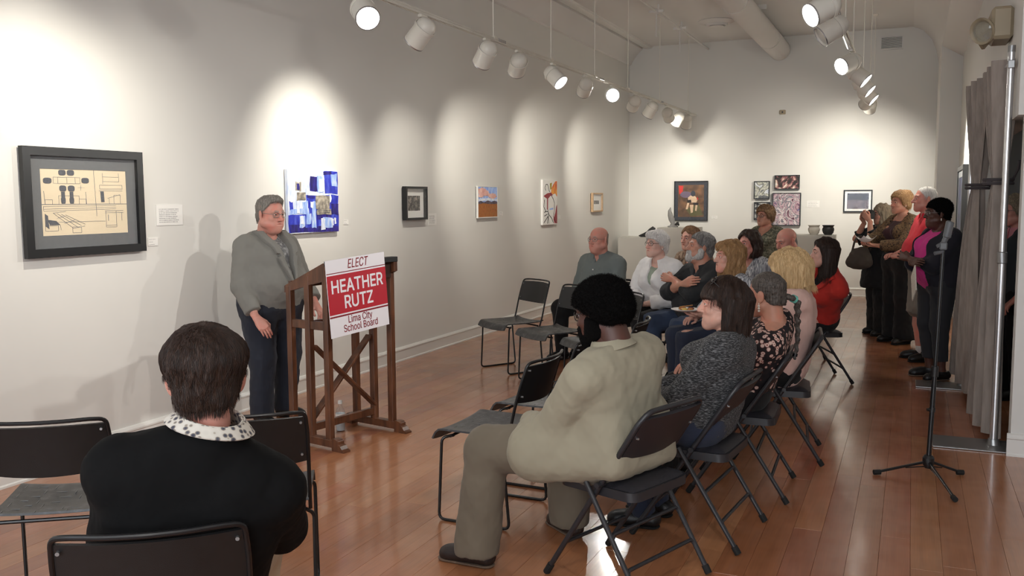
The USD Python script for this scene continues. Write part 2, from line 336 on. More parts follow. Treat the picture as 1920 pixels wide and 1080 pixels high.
baseboard('baseboard_back', (0, DEP), (4.93, DEP), (0, -1), 'white moulded baseboard along the far wall')
baseboard('baseboard_right', (RW, OB), (RW, 13.95), (-1, 0), 'white moulded baseboard along the right wall')
baseboard('baseboard_chase', (4.93, 13.95), (RW, 13.95), (0, -1), 'short white baseboard across the boxed corner')
baseboard('baseboard_pier', (RW + .02, JOG - .02), (XN, JOG - .02), (0, -1), 'white baseboard at the foot of the near white pier')

# ------------------------------------------------------------------ ceiling fittings
t = thing('air_duct', 'thick round white air duct running along the ceiling into the far wall', 'duct', (2.55, 0, 4.02))
def ring_y(r0, r1, y0, y1, n=28):
    m = lathe([(r1, y0), (r1, y1), (r0, y1), (r0, y0), (r1, y0)], n); v = m.vertices.copy(); m.vertices = np.stack([v[:, 0], v[:, 2], -v[:, 1]], 1); return m
obj('pipe', ring_y(.158, .168, Y0 + .01, DEP - .005), 'ceiling_paint', t)
for y in (2.5, 5.5, 8.5, 11.5, 14.4): obj('joint_band', ring_y(.166, .174, y, y + .05), 'ceiling_paint', t)
[obj('strap', box(-.17, .17, y, y + .03, .15, .213), 'ceiling_paint', t) for y in (5, 9, 13)]
t = thing('sprinkler_pipe', 'thin white sprinkler pipe with drop heads under the ceiling', 'pipe', (1.38, 0, 4.12))
obj('pipe', tube([(0, Y0 + .02, 0), (0, DEP - .01, 0)], .018, 10), 'ceiling_paint', t)
for y in (6.5, 9.4, 12.28, 13.63):
    d = obj('tee', cat_([box(-.03, .03, y - .05, y + .05, -.03, .03, .008), box(-.1, .1, y - .018, y + .018, -.018, .018, .005)]), 'ceiling_paint', t)
    obj('drop_rod', tube([(0, y, -.02), (0, y, -.34)], .009, 8), 'ceiling_paint', d)
    obj('hanger_strap', box(-.012, .012, y + .1, y + .12, .01, .114), 'ceiling_paint', t)
t = thing('ceiling_diffuser', 'round white ceiling air diffuser with stepped rings', 'air vent', (1.87, 13.9, HGT))
obj('outer_ring', lathe([(.14, -.002), (.27, -.002), (.27, -.012), (.2, -.05), (.185, -.05), (.14, -.02)]), 'ceiling_paint', t)
obj('middle_ring', lathe([(.1, -.03), (.17, -.03), (.15, -.075), (.135, -.075), (.1, -.04)]), 'ceiling_paint', t)
obj('centre_cone', lathe([(.0, -.02), (.085, -.04), (.105, -.085), (.0, -.095)]), 'ceiling_paint', t)
obj('throat', lathe([(0, -.001), (.2, -.001), (.2, -.006), (0, -.006)]), 'ink_dark', t)  # dark-coloured disc, so the slots between the rings read dark
t = thing('wall_vent', 'grey louvred air grille high on the far wall', 'air vent', (4.25, DEP, 4.015))
obj('frame', cat_([box(-.17, .17, -.02, 0, .085, .105), box(-.17, .17, -.02, 0, -.105, -.085), box(-.17, -.15, -.02, 0, -.085, .085), box(.15, .17, -.02, 0, -.085, .085)]), 'ceiling_paint', t, smooth=False)
obj('backing', box(-.15, .15, -.004, 0, -.085, .085), 'grey_metal', t, smooth=False)
for k in range(8): obj('louvre', bar((-.15, -.01, -.075 + k * .021), (.15, -.01, -.075 + k * .021), .012, .004, (0, 1, 1), .0005), 'plinth_paint', t, smooth=False)
t = thing('wall_sensor', 'small beige sensor box high in the middle of the far wall', 'sensor', (2.62, DEP, 3.01))
obj('housing', box(-.05, .05, -.035, 0, -.035, .035, .008), 'beige_plastic', t); obj('sensor_eye', lathe([(0, 0), (.014, 0), (.01, .008), (0, .01)], 16).apply_transform(trimesh.transformations.rotation_matrix(math.pi / 2, (1, 0, 0), (0, 0, 0))).apply_translation((0, -.035, 0)), 'ink_dark', t)

# ------------------------------------------------------------------ lighting tracks and heads
def track(name, x, y0, y1, rods, label):
    t = thing(name, label, 'lighting track', (x, 0, TRACK_Z))
    obj('rail', cat_([box(-.018, .018, y0, y1, 0, .016, .003), box(-.018, -.006, y0, y1, -.016, 0), box(.006, .018, y0, y1, -.016, 0)]), 'track_paint', t, smooth=False)
    for y in rods:
        obj('hanger_rod', tube([(0, y, .014), (0, y, HGT - TRACK_Z - .002)], .0055, 8), 'white_metal', t)
        obj('rod_clip', box(-.024, .024, y - .03, y + .03, .0, .028, .005), 'white_metal', t)
        obj('ceiling_canopy', lathe([(0, HGT - TRACK_Z - .03), (.03, HGT - TRACK_Z - .025), (.04, HGT - TRACK_Z - .002), (0, HGT - TRACK_Z - .001)], 16).apply_translation((0, y, 0)), 'white_metal', t)
    for y in (7.45, 10.3, 13.1): obj('rail_joiner', box(-.021, .021, y, y + .16, -.005, .02, .003), 'silver_metal', t)
track('lighting_track', XL, Y0 + .3, 15.5, (.4, 3.0, 5.0, 7.38, 8.77, 10.16, 11.5, 13.1, 14.93), 'white lighting track on thin rods along the left wall')
track('lighting_track', XR, Y0 + .3, 14.6, (.4, 3.0, 5.6, 8.4, 9.5, 11.4, 13.2, 14.4), 'white lighting track on rods on the right side of the room')
t = thing('track_coupling', 'slim silver coupling rod between the nearest two lights of the right track', 'lamp fitting', (XR, 8.35, TRACK_Z))
obj('tube', tube([(0, -.5, -.045), (0, .55, -.045)], .02, 12), 'silver_metal', t)
obj('clip', cat_([box(-.015, .015, y, y + .04, -.06, -.01, .004) for y in (-.4, .4)]), 'white_metal', t)
for h in HEADS:
    if h[6] is None: continue
    p, d = head_axis(h)
    t = thing('track_spotlight', h[6], 'spotlight', (h[0], h[1], TRACK_Z))
    o = V3(0, 0, -.13); x = nrm(np.cross(d, (0, 0, 1.0)))
    shell = lathe([(0, -.1), (.035, -.096), (.062, -.08), (.076, -.05), (.081, 0), (.083, .125), (.078, .125), (.074, .09), (.06, .05), (.03, .03), (0, .025)], 28)
    obj('shade', place(shell, x, None, d, o), 'white_metal', t, smooth=40)
    obj('rim', place(lathe([(.078, .122), (.084, .122), (.084, .131), (.078, .131), (.078, .122)], 28), x, None, d, o), 'silver_metal', t)
    lens = 'lamp_glow' if h[3] > 6 else ('lamp_glow_soft' if h[3] else 'dull_lens')
    obj('lens', place(lathe([(0, .10), (.068, .10), (.072, .112), (0, .118)], 28), x, None, d, o), lens, t)
    a = o - d * .02 + nrm(V3(0, 0, 1) - d * d[2]) * .082
    st_ = obj('stem', tube([(0, 0, -.012), (0, 0, -.045), a], .007, 8), 'white_metal', t)
    obj('track_adapter', box(-.016, .016, -.05, .05, -.036, -.008, .004), 'white_metal', st_)
    obj('yoke', place(lathe([(.082, -.012), (.087, -.012), (.087, .012), (.082, .012), (.082, -.012)], 28), x, None, d, o - d * .02), 'white_metal', t)

# ------------------------------------------------------------------ pipe-and-drape stand, wall light, right wall pictures
PA, PB = V3(5.165, 6.48, 0), V3(5.07, 8.45, 0)
def drape_base(p, label):
    t = thing('drape_stand', label, 'drape stand', p)
    b = obj('base_plate', box(-.36, .16, -.17, .13, .001, .012, .003), 'grey_metal', t); obj('socket', lathe([(0, .01), (.04, .012), (.032, .05), (.0, .05)], 20), 'grey_metal', b)
    obj('pole', tube([(0, 0, .02), (0, 0, 1.24)], .024, 16), 'silver_metal', t)
    obj('pole', tube([(0, 0, 1.2), (0, 0, 2.5)], .02, 16), 'silver_metal', t)
    obj('pole_collar', lathe([(.025, 1.18), (.03, 1.185), (.03, 1.25), (.025, 1.255)], 16), 'grey_metal', t)
    obj('slot_cap', tube([(0, 0, 2.49), (0, 0, 2.53)], .022, 16), 'grey_metal', t)
    return t
drape_base(PA, 'tall silver drape pole in front, on a flat grey floor plate'); drape_base(PB, 'farther drape pole on a grey floor plate by the feet of the woman in pink')
t = thing('curtain_rail', 'silver cross rail carrying the grey drapes', 'curtain rail', (0, 0, 2.42))
obj('rail', tube([PA, PB], .016, 12), 'silver_metal', t); obj('hook', cat_([box(p[0] - .02, p[0] + .02, p[1] - .025, p[1] + .025, -.03, .02, .004) for p in (PA, PB)]), 'grey_metal', t)
ax = nrm(PB - PA); nx_ = V3(-ax[1], ax[0], 0)
def drape(label, c_top, w_top, c_tie, w_tie, c_bot, w_bot, zb, zt, folds, seed):
    t = thing('drape', label, 'curtain', (0, 0, 0))
    ph = np.random.RandomState(seed).rand(4) * 6.28
    def fn(u, v):
        z = zb + (2.47 - zb) * v
        a = np.where(z > zt, np.clip((z - zt) / (2.42 - zt), 0, 1) ** .8, np.clip((zt - z) / (zt - zb), 0, 1) ** .62)
        w = np.where(z > zt, w_tie + (w_top - w_tie) * a, w_tie + (w_bot - w_tie) * a); c = np.where(z > zt, c_tie + (c_top - c_tie) * a, c_tie + (c_bot - c_tie) * a)
        s = c + (u - .5) * w
        depth = .04 + .035 * (1 - np.clip(w / max(w_top, w_bot), 0, 1)) + .015 * a
        off = depth * (.4 + .6 * a) * (np.sin(u * folds * 6.28 + ph[0]) + .35 * np.sin(u * folds * 12.9 + ph[1] + z) + .3 * np.sin(u * folds * 3.3 + ph[2] + z * 1.3))
        s = s + .012 * np.sin(u * folds * 6.28 + ph[3] + z * 2)
        return PA + s[..., None] * ax + off[..., None] * nx_ + z[..., None] * V3(0, 0, 1)
    obj('cloth', sheet(fn, 110, 60, .004), 'drape_cloth', t, smooth=True)
    p = PA + c_tie * ax
    obj('tie_back', cat_([tube([p + ax * (w_tie * .56) * math.cos(k) + nx_ * .085 * math.sin(k) + V3(0, 0, zt + dz) for k in np.linspace(0, 6.283, 25)], .012, 6) for dz in (-.012, .012)]), 'drape_tie', t)
    obj('tie_tail', tube([p - nx_ * .08 + V3(0, 0, zt), p - nx_ * .1 + V3(0, 0, zt + .08) - ax * .1, p - nx_ * .1 - ax * .14 + V3(0, 0, zt + .13)], .009, 6), 'drape_tie', t)
drape('nearer grey drape tied in at the middle beside the front drape pole', .5, .74, .33, .13, .48, .95, .05, 1.70, 5, 3)
drape('farther grey drape tied in at the middle, left of the nearer one', 1.5, .84, 1.42, .16, 1.85, 1.0, .06, 1.68, 5, 8)
t = thing('emergency_light', 'beige twin-head emergency light box on the wall at the top of the drape pole', 'emergency light', (RW, 7.0, 2.72))
obj('housing', cat_([box(-.13, 0, -.17, .17, -.09, .12, .02)]), 'beige_plastic', t)
for k, s in enumerate((-1, 1)):
    dd = nrm(V3(-.75, s * .5 - .35, -.35)); h = obj('lamp_head', place(lathe([(0, -.05), (.05, -.045), (.09, .03), (.085, .045), (.06, .02), (0, .01)], 20), (0, 0, 1), None, dd, V3(-.16, s * .1, -.02)), 'beige_plastic', t)
    obj('lamp_glass', place(lathe([(0, .02), (.078, .03), (.05, .05), (0, .058)], 20), (0, 0, 1), None, dd, V3(-.16, s * .1, -.02)), 'clear_plastic', h)

t = thing('ceiling_lamp', 'unseen round ceiling lamp placed to light the side room behind the drapes', 'lamp', (6.5, 8.0, 2.7))  # out of view, placed to brighten the grey side room
obj('lamp_base', lathe([(0, -.02), (.14, -.02), (.15, -.001), (0, -.001)], 28), 'white_metal', t); obj('glass_bowl', lathe([(0, -.1), (.07, -.085), (.115, -.05), (.125, -.02), (0, -.02)], 28), 'bowl_glow', t, smooth=40)
# ------------------------------------------------------------------ pictures (local x along the wall, y up, z out from the wall)
def wall_T(side):
    return {'left': np.array([[0, 0, 1], [1, 0, 0], [0, 1, 0]], float), 'back': np.array([[1, 0, 0], [0, 0, -1], [0, 1, 0]], float), 'right': np.array([[0, 0, -1], [-1, 0, 0], [0, 1, 0]], float)}[side]
class Hang:
    """a thing hung flat on a wall"""
    def __init__(s, name, label, cat, side, loc, group=None):
        s.T = wall_T(side); s.t = thing(name, label, cat, loc, 0, group)
    def put(s, name, m, mat, parent=None, smooth=False, **k):
        m = m.copy() if not isinstance(m, list) else cat_(m); m.vertices = m.vertices @ s.T.T; return obj(name, m, mat, parent or s.t, smooth=smooth, **k)
def moulding(w, h, fw, d0, d1, bev=.004):
    """four mitred frame bars"""
    out = []
    for sx, sy in ((1, 0), (-1, 0), (0, 1), (0, -1)):
        if sx: q = [(sx * w / 2, -h / 2), (sx * w / 2, h / 2), (sx * (w / 2 - fw), h / 2 - fw), (sx * (w / 2 - fw), -h / 2 + fw)]
        else: q = [(-w / 2, sy * h / 2), (w / 2, sy * h / 2), (w / 2 - fw, sy * (h / 2 - fw)), (-w / 2 + fw, sy * (h / 2 - fw))]
        m = slab(q, d0, d1)
        out.append(m)
    return out
def framed(name, label, side, loc, w, h, fw, depth, fmat, matw=0, mmat='mat_grey', art='paper_cream', glass=False, artd=None, cat='picture', group=None):
    H = Hang(name, label, cat, side, loc, group)
    for m in moulding(w, h, fw, .012, depth): H.put('frame_bar', m, fmat)
    H.put('backing', box(-w / 2 + .01, w / 2 - .01, -h / 2 + .01, h / 2 - .01, .002, .014), 'frame_black')
    iw, ih = w - 2 * fw, h - 2 * fw; ad = artd if artd is not None else depth - .014
    if matw:
        for m in moulding(iw, ih, matw, ad - .002, ad + .0015): H.put('mat_board', m, mmat)
    aw, ah = iw - 2 * matw, ih - 2 * matw
    H.put('artwork', box(-aw / 2 - .004 * (matw > 0), aw / 2 + .004 * (matw > 0), -ah / 2 - .004 * (matw > 0), ah / 2 + .004 * (matw > 0), ad - .006, ad - .0005), art)
    if glass: H.put('glazing', box(-iw / 2, iw / 2, -ih / 2, ih / 2, depth - .005, depth - .003), 'pane_glass')
    return H, aw, ah, ad
def card(label, side, loc, w, h, lines=3, thick=.004):
    H = Hang('wall_label', label, 'label card', side, loc)
    H.put('card', box(-w / 2, w / 2, -h / 2, h / 2, .001, thick), 'paper_white')
    ls = []
    for k in range(lines):
        y = h * (.28 - .62 * k / max(lines - 1, 1)); a = rnd.uniform(.5, .8) if lines <= 3 else rnd.uniform(.66, .8)
        for j in range(max(2, int(w * a / .012))):
            x0 = -w * .4 + j * .012
            ls.append(box(x0, x0 + rnd.uniform(.006, .0105), y - h * .018 - .0008, y + h * .018 + .0008, thick, thick + .0003))
    H.put('print', ls, 'print_grey')
def strokes(quads, z0, z1): return [slab(q, z0, z1) for q in quads]
def rq(x0, y0, x1, y1, j=.0):
    """a slightly uneven rectangle"""
    k = lambda: rnd.uniform(-j, j)
    return [(x0 + k(), y0 + k()), ((x0 + x1) / 2 + k(), y0 + k()), (x1 + k(), y0 + k()), (x1 + k(), (y0 + y1) / 2 + k()), (x1 + k(), y1 + k()), ((x0 + x1) / 2, y1 + k()), (x0 + k(), y1 + k()), (x0 + k(), (y0 + y1) / 2 + k())]
def line(a, b, w, z0, z1):
    a, b = V3(*a), V3(*b); n = nrm(V3(-(b - a)[1], (b - a)[0])) * w / 2; return slab([a - n, b - n, b + n, a + n], z0, z1)

# 1: technical drawing (pixel grid of the print: 0..1 both ways, y down)
H, aw, ah, ad = framed('framed_drawing', 'large black framed technical drawing of chairs and a table on cream paper with grey mat', 'left', (0, 4.04, 1.6), .875, .64, .05, .045, 'frame_black', .075, 'mat_grey', 'paper_cream', True, .02)
def dp(x, y): return ((x - .5) * aw, (.5 - y) * ah)
ln, ink = [], []
def L(x0, y0, x1, y1, w=.0022): ln.append(line(dp(x0, y0), dp(x1, y1), w * .72, ad - .0004, ad + .0004 + .000006 * len(ln)))
def R(x0, y0, x1, y1): L(x0, y0, x1, y0); L(x1, y0, x1, y1); L(x1, y1, x0, y1); L(x0, y1, x0, y0)
def chairtop(x, y, w, h):
    c = dp(x, y); ink.append(slab([(c[0] + a * w * aw, c[1] + b * h * ah) for a, b in rrect(1, 1, .32, 4)], ad - .0003, ad + .0012 + .00003 * len(ink)))
for x in (.24, .335): chairtop(x, .05, .08, .085); chairtop(x, .29, .075, .09); ink.append(slab([dp(x - .02, .34), dp(x + .02, .34), dp(x + .02, .52), dp(x - .02, .52)][::-1], ad - .0003, ad + .0012 + .00003 * len(ink))); chairtop(x, .47, .05, .1)
chairtop(.075, .175, .09, .085); chairtop(.5, .165, .085, .085)
R(.19, .12, .29, .215); R(.29, .12, .385, .215); R(.14, .12, .44, .215)
L(0, .53, 1, .53, .004); L(.605, 0, .62, .72, .003); L(.02, .56, .86, .555); L(.02, .6, .86, .585); L(.02, .63, .86, .61); L(.02, .56, .02, .63)
R(.71, .1, .91, .175); L(.71, .04, .71, .21); L(.91, .04, .91, .16); R(.67, .23, .95, .29); L(.66, .32, .95, .32, .003)
R(.19, .4, .42, .53); L(.03, .33, .04, .53, .003); L(.5, .34, .505, .53, .003); R(.04, .46, .12, .53); R(.42, .45, .5, .53)
ink.append(slab([dp(.675, .33), dp(.715, .33), dp(.72, .5), dp(.68, .5)][::-1], ad - .0003, ad + .0012 + .00003 * len(ink))); R(.84, .39, .92, .53); L(.76, .44, .92, .38); L(.78, .44, .78, .53)
L(.43, .275, .46, .275); L(.445, .255, .445, .295); L(.41, .275, .49, .275, .001); L(.445, .23, .445, .32, .001)
ink.append(slab([dp(.03, .67), dp(.06, .7), dp(.07, .9), dp(.03, .85)][::-1], ad - .0003, ad + .0012 + .00003 * len(ink))); ink.append(slab([dp(.06, .76), dp(.15, .78), dp(.19, .84), dp(.08, .84)][::-1], ad - .0003, ad + .0012 + .00003 * len(ink)))
R(.03, .85, .17, .93); L(.19, .84, .2, .92)
for k in range(4): L(.12 + k * .045, .66 + .01 * k, .34 + k * .045, .9 - .02 * k); 
L(.12, .66, .26, .64); L(.34, .9, .47, .87); L(.16, .74, .25, .71); L(.24, .82, .36, .77); R(.33, .88, .43, .97); L(.17, .8, .72, .8)
L(.72, .64, .95, .64, .003); L(.72, .67, .95, .67); R(.73, .64, .86, .9); L(.93, .67, .93, .8); L(.76, .7, .76, .8, .004); L(.73, .87, .86, .87)
H.put('drawing', ln, 'print_line', kind='stuff'); H.put('chair_symbol', ink, 'ink_grey', kind='stuff')

# 2: blue abstract canvas
H = Hang('abstract_canvas', 'unframed square canvas of blue and white blocks with grey patches', 'painting', 'left', (0, 6.335, 1.595))
cw, ch, d = .70, .525, .035
ramped('paint_blue', [(.3, (22, 26, 150)), (.5, (40, 54, 190)), (.7, (92, 110, 215))], 9, 6, .45, (3, 2, 1))
ramped('paint_deep', [(.35, (16, 12, 90)), (.65, (46, 34, 150))], 12, 5, .45, (3, 3, 1))
ramped('paint_pale', [(.3, (190, 205, 240)), (.5, (232, 238, 250)), (.7, (246, 248, 252))], 8, 5, .5, (3, 3, 1))
ramped('paint_sky', [(.3, (120, 150, 230)), (.5, (160, 190, 245)), (.75, (235, 240, 250))], 10, 5, .5, (3, 3, 1))
ramped('paint_stone', [(.3, (86, 84, 82)), (.5, (150, 142, 130)), (.7, (206, 196, 178))], 22, 5, .7, (1, 1, 1))
H.put('canvas', box(-cw / 2, cw / 2, -ch / 2, ch / 2, .003, d, .003), 'paint_pale')
def q(x0, y0, x1, y1, j=.008): return rq((x0 - .5) * cw, (.5 - y1) * ch, (x1 - .5) * cw, (.5 - y0) * ch, j)
def paint(mat, rects, k, j=.008): 
    for n_, r in enumerate(rects): H.put('paint_patch', strokes([q(*r, j)], d - .001, d + .001 + .0012 * k + .00012 * n_), mat)
paint('paint_blue', [(.0, .70, .99, .985), (.34, .385, .56, .72), (.02, .5, .09, .72), (.70, .40, .99, .74), (.71, .02, .985, .38)], 0)
paint('paint_deep', [(.42, .095, .62, .34), (.84, .55, .985, .72), (.55, .7, .82, .78), (.7, .02, .86, .06), (.3, .9, .98, .985), (.02, .86, .3, .97), (.36, .41, .5, .45)], 1)
paint('paint_sky', [(.56, .1, .68, .36), (.85, .05, .97, .25), (.03, .62, .38, .70), (.2, .72, .3, .9), (.33, .7, .42, .86), (.44, .5, .52, .92), (.66, .76, .86, .92), (.27, .5, .37, .63)], 2)
paint('paint_pale', [(.38, .35, .58, .4), (.6, .14, .7, .35), (.42, .5, .47, .6), (.8, .4, .84, .52), (.62, .78, .7, .95), (.84, .78, .88, .9), (.22, .73, .27, .85), (.9, .78, .93, .88), (.14, .3, .2, .68)], 3)
paint('paint_stone', [(.14, .2, .24, .34), (.15, .36, .32, .48), (.52, .41, .8, .62), (.54, .63, .83, .71)], 4, .006)
paint('paint_deep', [(.155, .215, .205, .32)], 5, .004)
for yy in (.655, .685): H.put('paint_line', line(((.57 - .5) * cw, (.5 - yy) * ch), ((.8 - .5) * cw, (.5 - yy + .004) * ch), .003, d, d + .008), 'ink_dark')
# 3: small deep black frame
ramped('print_dark', [(.3, (36, 36, 38)), (.48, (84, 80, 78)), (.62, (136, 130, 124)), (.75, (186, 160, 150))], 30, 6, .8)
framed('framed_print', 'small deep black frame with grey mat round a dark print', 'left', (0, 8.03, 1.57), .43, .335, .022, .06, 'frame_black', .07, 'paper_white', 'print_dark', True, .02)
# 4: landscape
H, aw, ah, ad = framed('landscape_painting', 'small landscape painting of pink clouds over an orange field', 'left', (0, 9.755, 1.575), .55, .375, .012, .035, 'trim_paint', 0, art='paint_sky', artd=.032)
ramped('paint_field', [(.3, (126, 60, 30)), (.5, (176, 104, 48)), (.7, (150, 120, 52))], 26, 5, .6, (1, 4, 1))
ramped('paint_cloud', [(.3, (214, 150, 140)), (.6, (238, 196, 186)), (.8, (248, 230, 226))], 14, 5, .6)
ramped('paint_hill', [(.3, (60, 52, 70)), (.7, (110, 96, 104))], 20, 4, .6)
P = lambda pts, z: slab([((x - .5) * aw, (.5 - y) * ah) for x, y in pts][::-1], ad - .001, ad + z)
H.put('field', P([(0, .55), (.25, .52), (.6, .56), (1, .54), (1, 1), (0, 1)], .001), 'paint_field')
H.put('hills', P([(0, .5), (.12, .46), (.3, .51), (.5, .45), (.68, .5), (.85, .46), (1, .5), (1, .57), (.6, .57), (.25, .54), (0, .57)], .0016), 'paint_hill')
H.put('lake_band', P([(0, .40), (.5, .37), (1, .40), (1, .47), (.5, .45), (0, .47)], .001), 'paint_pale')
for k_, (c, r) in enumerate((((.2, .16), (.24, .13)), ((.38, .2), (.18, .1)), ((.75, .3), (.2, .09)), ((.12, .3), (.14, .05)), ((.6, .27), (.13, .05)))):
    H.put('cloud', P([(c[0] + r[0] * (1 + .15 * math.sin(5 * a)) * math.cos(a) if 0 < c[0] + r[0] * math.cos(a) < 1 else min(max(c[0] + r[0] * math.cos(a), 0), 1), c[1] + r[1] * (1 + .12 * math.sin(7 * a)) * math.sin(a)) for a in np.linspace(0, 6.2, 22)], .0022 + .0003 * k_), 'paint_cloud')
# 5: tall abstract
H = Hang('tall_painting', 'tall white canvas with orange flames and black curving lines', 'painting', 'left', (0, 11.77, 1.56)); aw, ah, ad = .55, .62, .035
H.put('canvas', box(-aw / 2, aw / 2, -ah / 2, ah / 2, .003, ad, .003), 'paper_white')
ramped('paint_flame', [(.3, (176, 40, 24)), (.5, (230, 110, 30)), (.7, (246, 190, 60))], 7, 4, .5)
plain('paint_crimson', (150, 24, 40), .5, .2, 14); plain('paint_black', (24, 18, 22), .5, .1); plain('paint_olive', (170, 150, 40), .5, .2, 10)
H.put('flame', P([(.98, .02), (.98, .38), (.85, .3), (.72, .32), (.55, .3), (.6, .18), (.72, .1), (.86, .03)], .001), 'paint_flame'); H.put('side_shape', P([(.98, .55), (.99, .98), (.8, .97), (.72, .88), (.86, .74), (.92, .6)], .001), 'paint_crimson')
H.put('flame', P([(.05, .36), (.3, .3), (.55, .28), (.7, .34), (.5, .36), (.35, .42), (.34, .66), (.28, .66), (.28, .42)], .0016), 'paint_crimson'); H.put('head_shape', P([(.48, .08), (.62, .06), (.6, .2), (.5, .22)], .0016), 'paint_olive')
cv = []
def C(pts, w=.009):
    for a, b in zip(pts, pts[1:]): cv.append(line(((a[0] - .5) * aw, (.5 - a[1]) * ah), ((b[0] - .5) * aw, (.5 - b[1]) * ah), w, ad - .001, ad + .0024 + .00002 * len(cv)))
C([(.2, .24), (.14, .18), (.2, .11), (.3, .1), (.36, .14), (.42, .24), (.48, .27)]); C([(.5, .3), (.7, .42), (.8, .52), (.78, .7), (.72, .82), (.9, .96)]); C([(.1, .44), (.06, .6), (.2, .7), (.1, .72)])
C([(.15, .7), (.34, .7), (.42, .78), (.6, .86), (.72, .96)]); C([(.3, .97), (.36, .8), (.2, .88), (.06, .95)]); C([(.1, .8), (.3, .76)]); C([(.34, .66), (.4, .97)], .006)
H.put('brush_line', cv, 'paint_black'); H.put('blue_touch', P([(.45, .64), (.72, .62), (.7, .66), (.46, .67)], .0012), 'paint_sky')
# 6: little wooden frame
plain('pale_wood', (196, 164, 128), .55, .1, 30)
H, aw, ah, ad = framed('framed_print', 'little pale wooden frame above the bald man in the green shirt', 'left', (0, 13.83, 1.55), .5, .3, .022, .05, 'pale_wood', .1, 'paper_white', 'print_dark', True, .02)
# far wall
ramped('paint_brown', [(.3, (60, 44, 36)), (.5, (104, 76, 56)), (.7, (136, 96, 66))], 9, 5, .6)
H, aw, ah, ad = framed('figure_painting', 'painting of a slumped figure in a round chair, wide dark mat and thin black frame', 'back', (1.12, DEP, 1.56), .585, .685, .012, .035, 'frame_black', .055, 'ink_dark', 'paint_brown', True, .02)
plain('paint_red', (200, 50, 44), .6, .15, 8); plain('paint_cream', (216, 186, 156), .6, .1, 14); plain('paint_mauve', (112, 96, 120), .6, .15, 14); plain('paint_green', (96, 92, 60), .6, .2, 9)
el = lambda c, r, n=18, a0=0: [(c[0] + r[0] * math.cos(a + a0), c[1] + r[1] * math.sin(a + a0)) for a in np.linspace(0, 6.283, n, endpoint=False)]
H.put('paint_patch', P([(.02, .02), (.2, .02), (.18, .2), (.05, .3)], .001), 'paint_red'); H.put('chair_back', P(el((.3, .3), (.22, .1)), .001), 'paint_mauve'); H.put('ground_patch', P([(.3, .75), (.8, .6), (.98, .95), (.5, .98)], .001), 'paint_green')
H.put('figure_torso', P([(.38, .4), (.48, .33), (.66, .35), (.76, .46), (.7, .56), (.52, .55), (.4, .5)], .0016), 'paint_cream'); H.put('figure_head', P(el((.58, .27), (.09, .09)), .0022), 'ink_dark'); H.put('sash', P([(.74, .36), (.8, .45), (.72, .47)], .002), 'paint_red')
for p_ in ([(.34, .48), (.5, .46), (.52, .54), (.38, .56)], [(.58, .55), (.8, .56), (.78, .63), (.6, .63)]): H.put('cloth_patch', P(p_, .0024), 'paint_black')
for p_ in ([(.36, .56), (.44, .56), (.38, .76), (.3, .76)], [(.46, .62), (.6, .62), (.58, .86), (.5, .88)], [(.68, .63), (.76, .63), (.72, .82), (.66, .8)]): H.put('paint_limb', P(p_, .0018), 'paint_cream')
for i, (st__, nm, lab, x, z, w, h) in enumerate([
  ([(.3, (30, 30, 38)), (.4, (120, 122, 126)), (.47, (214, 214, 200)), (.53, (90, 92, 84)), (.6, (230, 232, 234)), (.7, (110, 130, 180))], 'swirl_a', 'small black framed swirl of pale blue and white, upper left of four', 2.315, 1.735, .255, .3),
  ([(.3, (24, 20, 22)), (.44, (60, 48, 44)), (.5, (150, 90, 96)), (.56, (214, 190, 170)), (.64, (240, 236, 230)), (.76, (30, 26, 30))], 'swirl_b', 'wide low black framed abstract with dark and rose shapes, top of four', 2.72, 1.86, .40, .235),
  ([(.28, (44, 36, 48)), (.38, (120, 70, 90)), (.45, (226, 214, 214)), (.5, (92, 96, 108)), (.56, (206, 176, 184)), (.62, (112, 74, 96)), (.68, (104, 122, 172)), (.76, (238, 236, 234))], 'swirl_c', 'largest black framed abstract swirl behind the standing woman with glasses', 2.72, 1.415, .455, .545),
  ([(.3, (20, 20, 26)), (.46, (80, 80, 84)), (.56, (210, 210, 204)), (.7, (100, 120, 160))], 'swirl_d', 'small black framed abstract half hidden behind the standing woman, lower left of four', 2.325, 1.385, .26, .3)]):
    ramped('paint_' + nm, st__, 5.5 if i != 1 else 6.5, 5, .5, distortion=1.8, stretch=(1, 1, 1)); framed('abstract_painting', lab, 'back', (x, DEP, z), w, h, .013, .06, 'frame_black', 0, art='paint_' + nm, artd=.05, group=None)
ramped('paint_night', [(.3, (18, 22, 36)), (.5, (28, 32, 54)), (.7, (44, 50, 80))], 5, 4, .6, (1, 1, 3))
H, aw, ah, ad = framed('dusk_landscape', 'dark framed dusk landscape with pale mat on the right of the far wall', 'back', (3.825, DEP, 1.545), .435, .36, .02, .035, 'frame_black', .035, 'paper_white', 'paint_night', True, .02)
H.put('meadow', P([(0, .45), (.3, .42), (.7, .46), (1, .43), (1, 1), (0, 1)], .001), 'paint_hill')
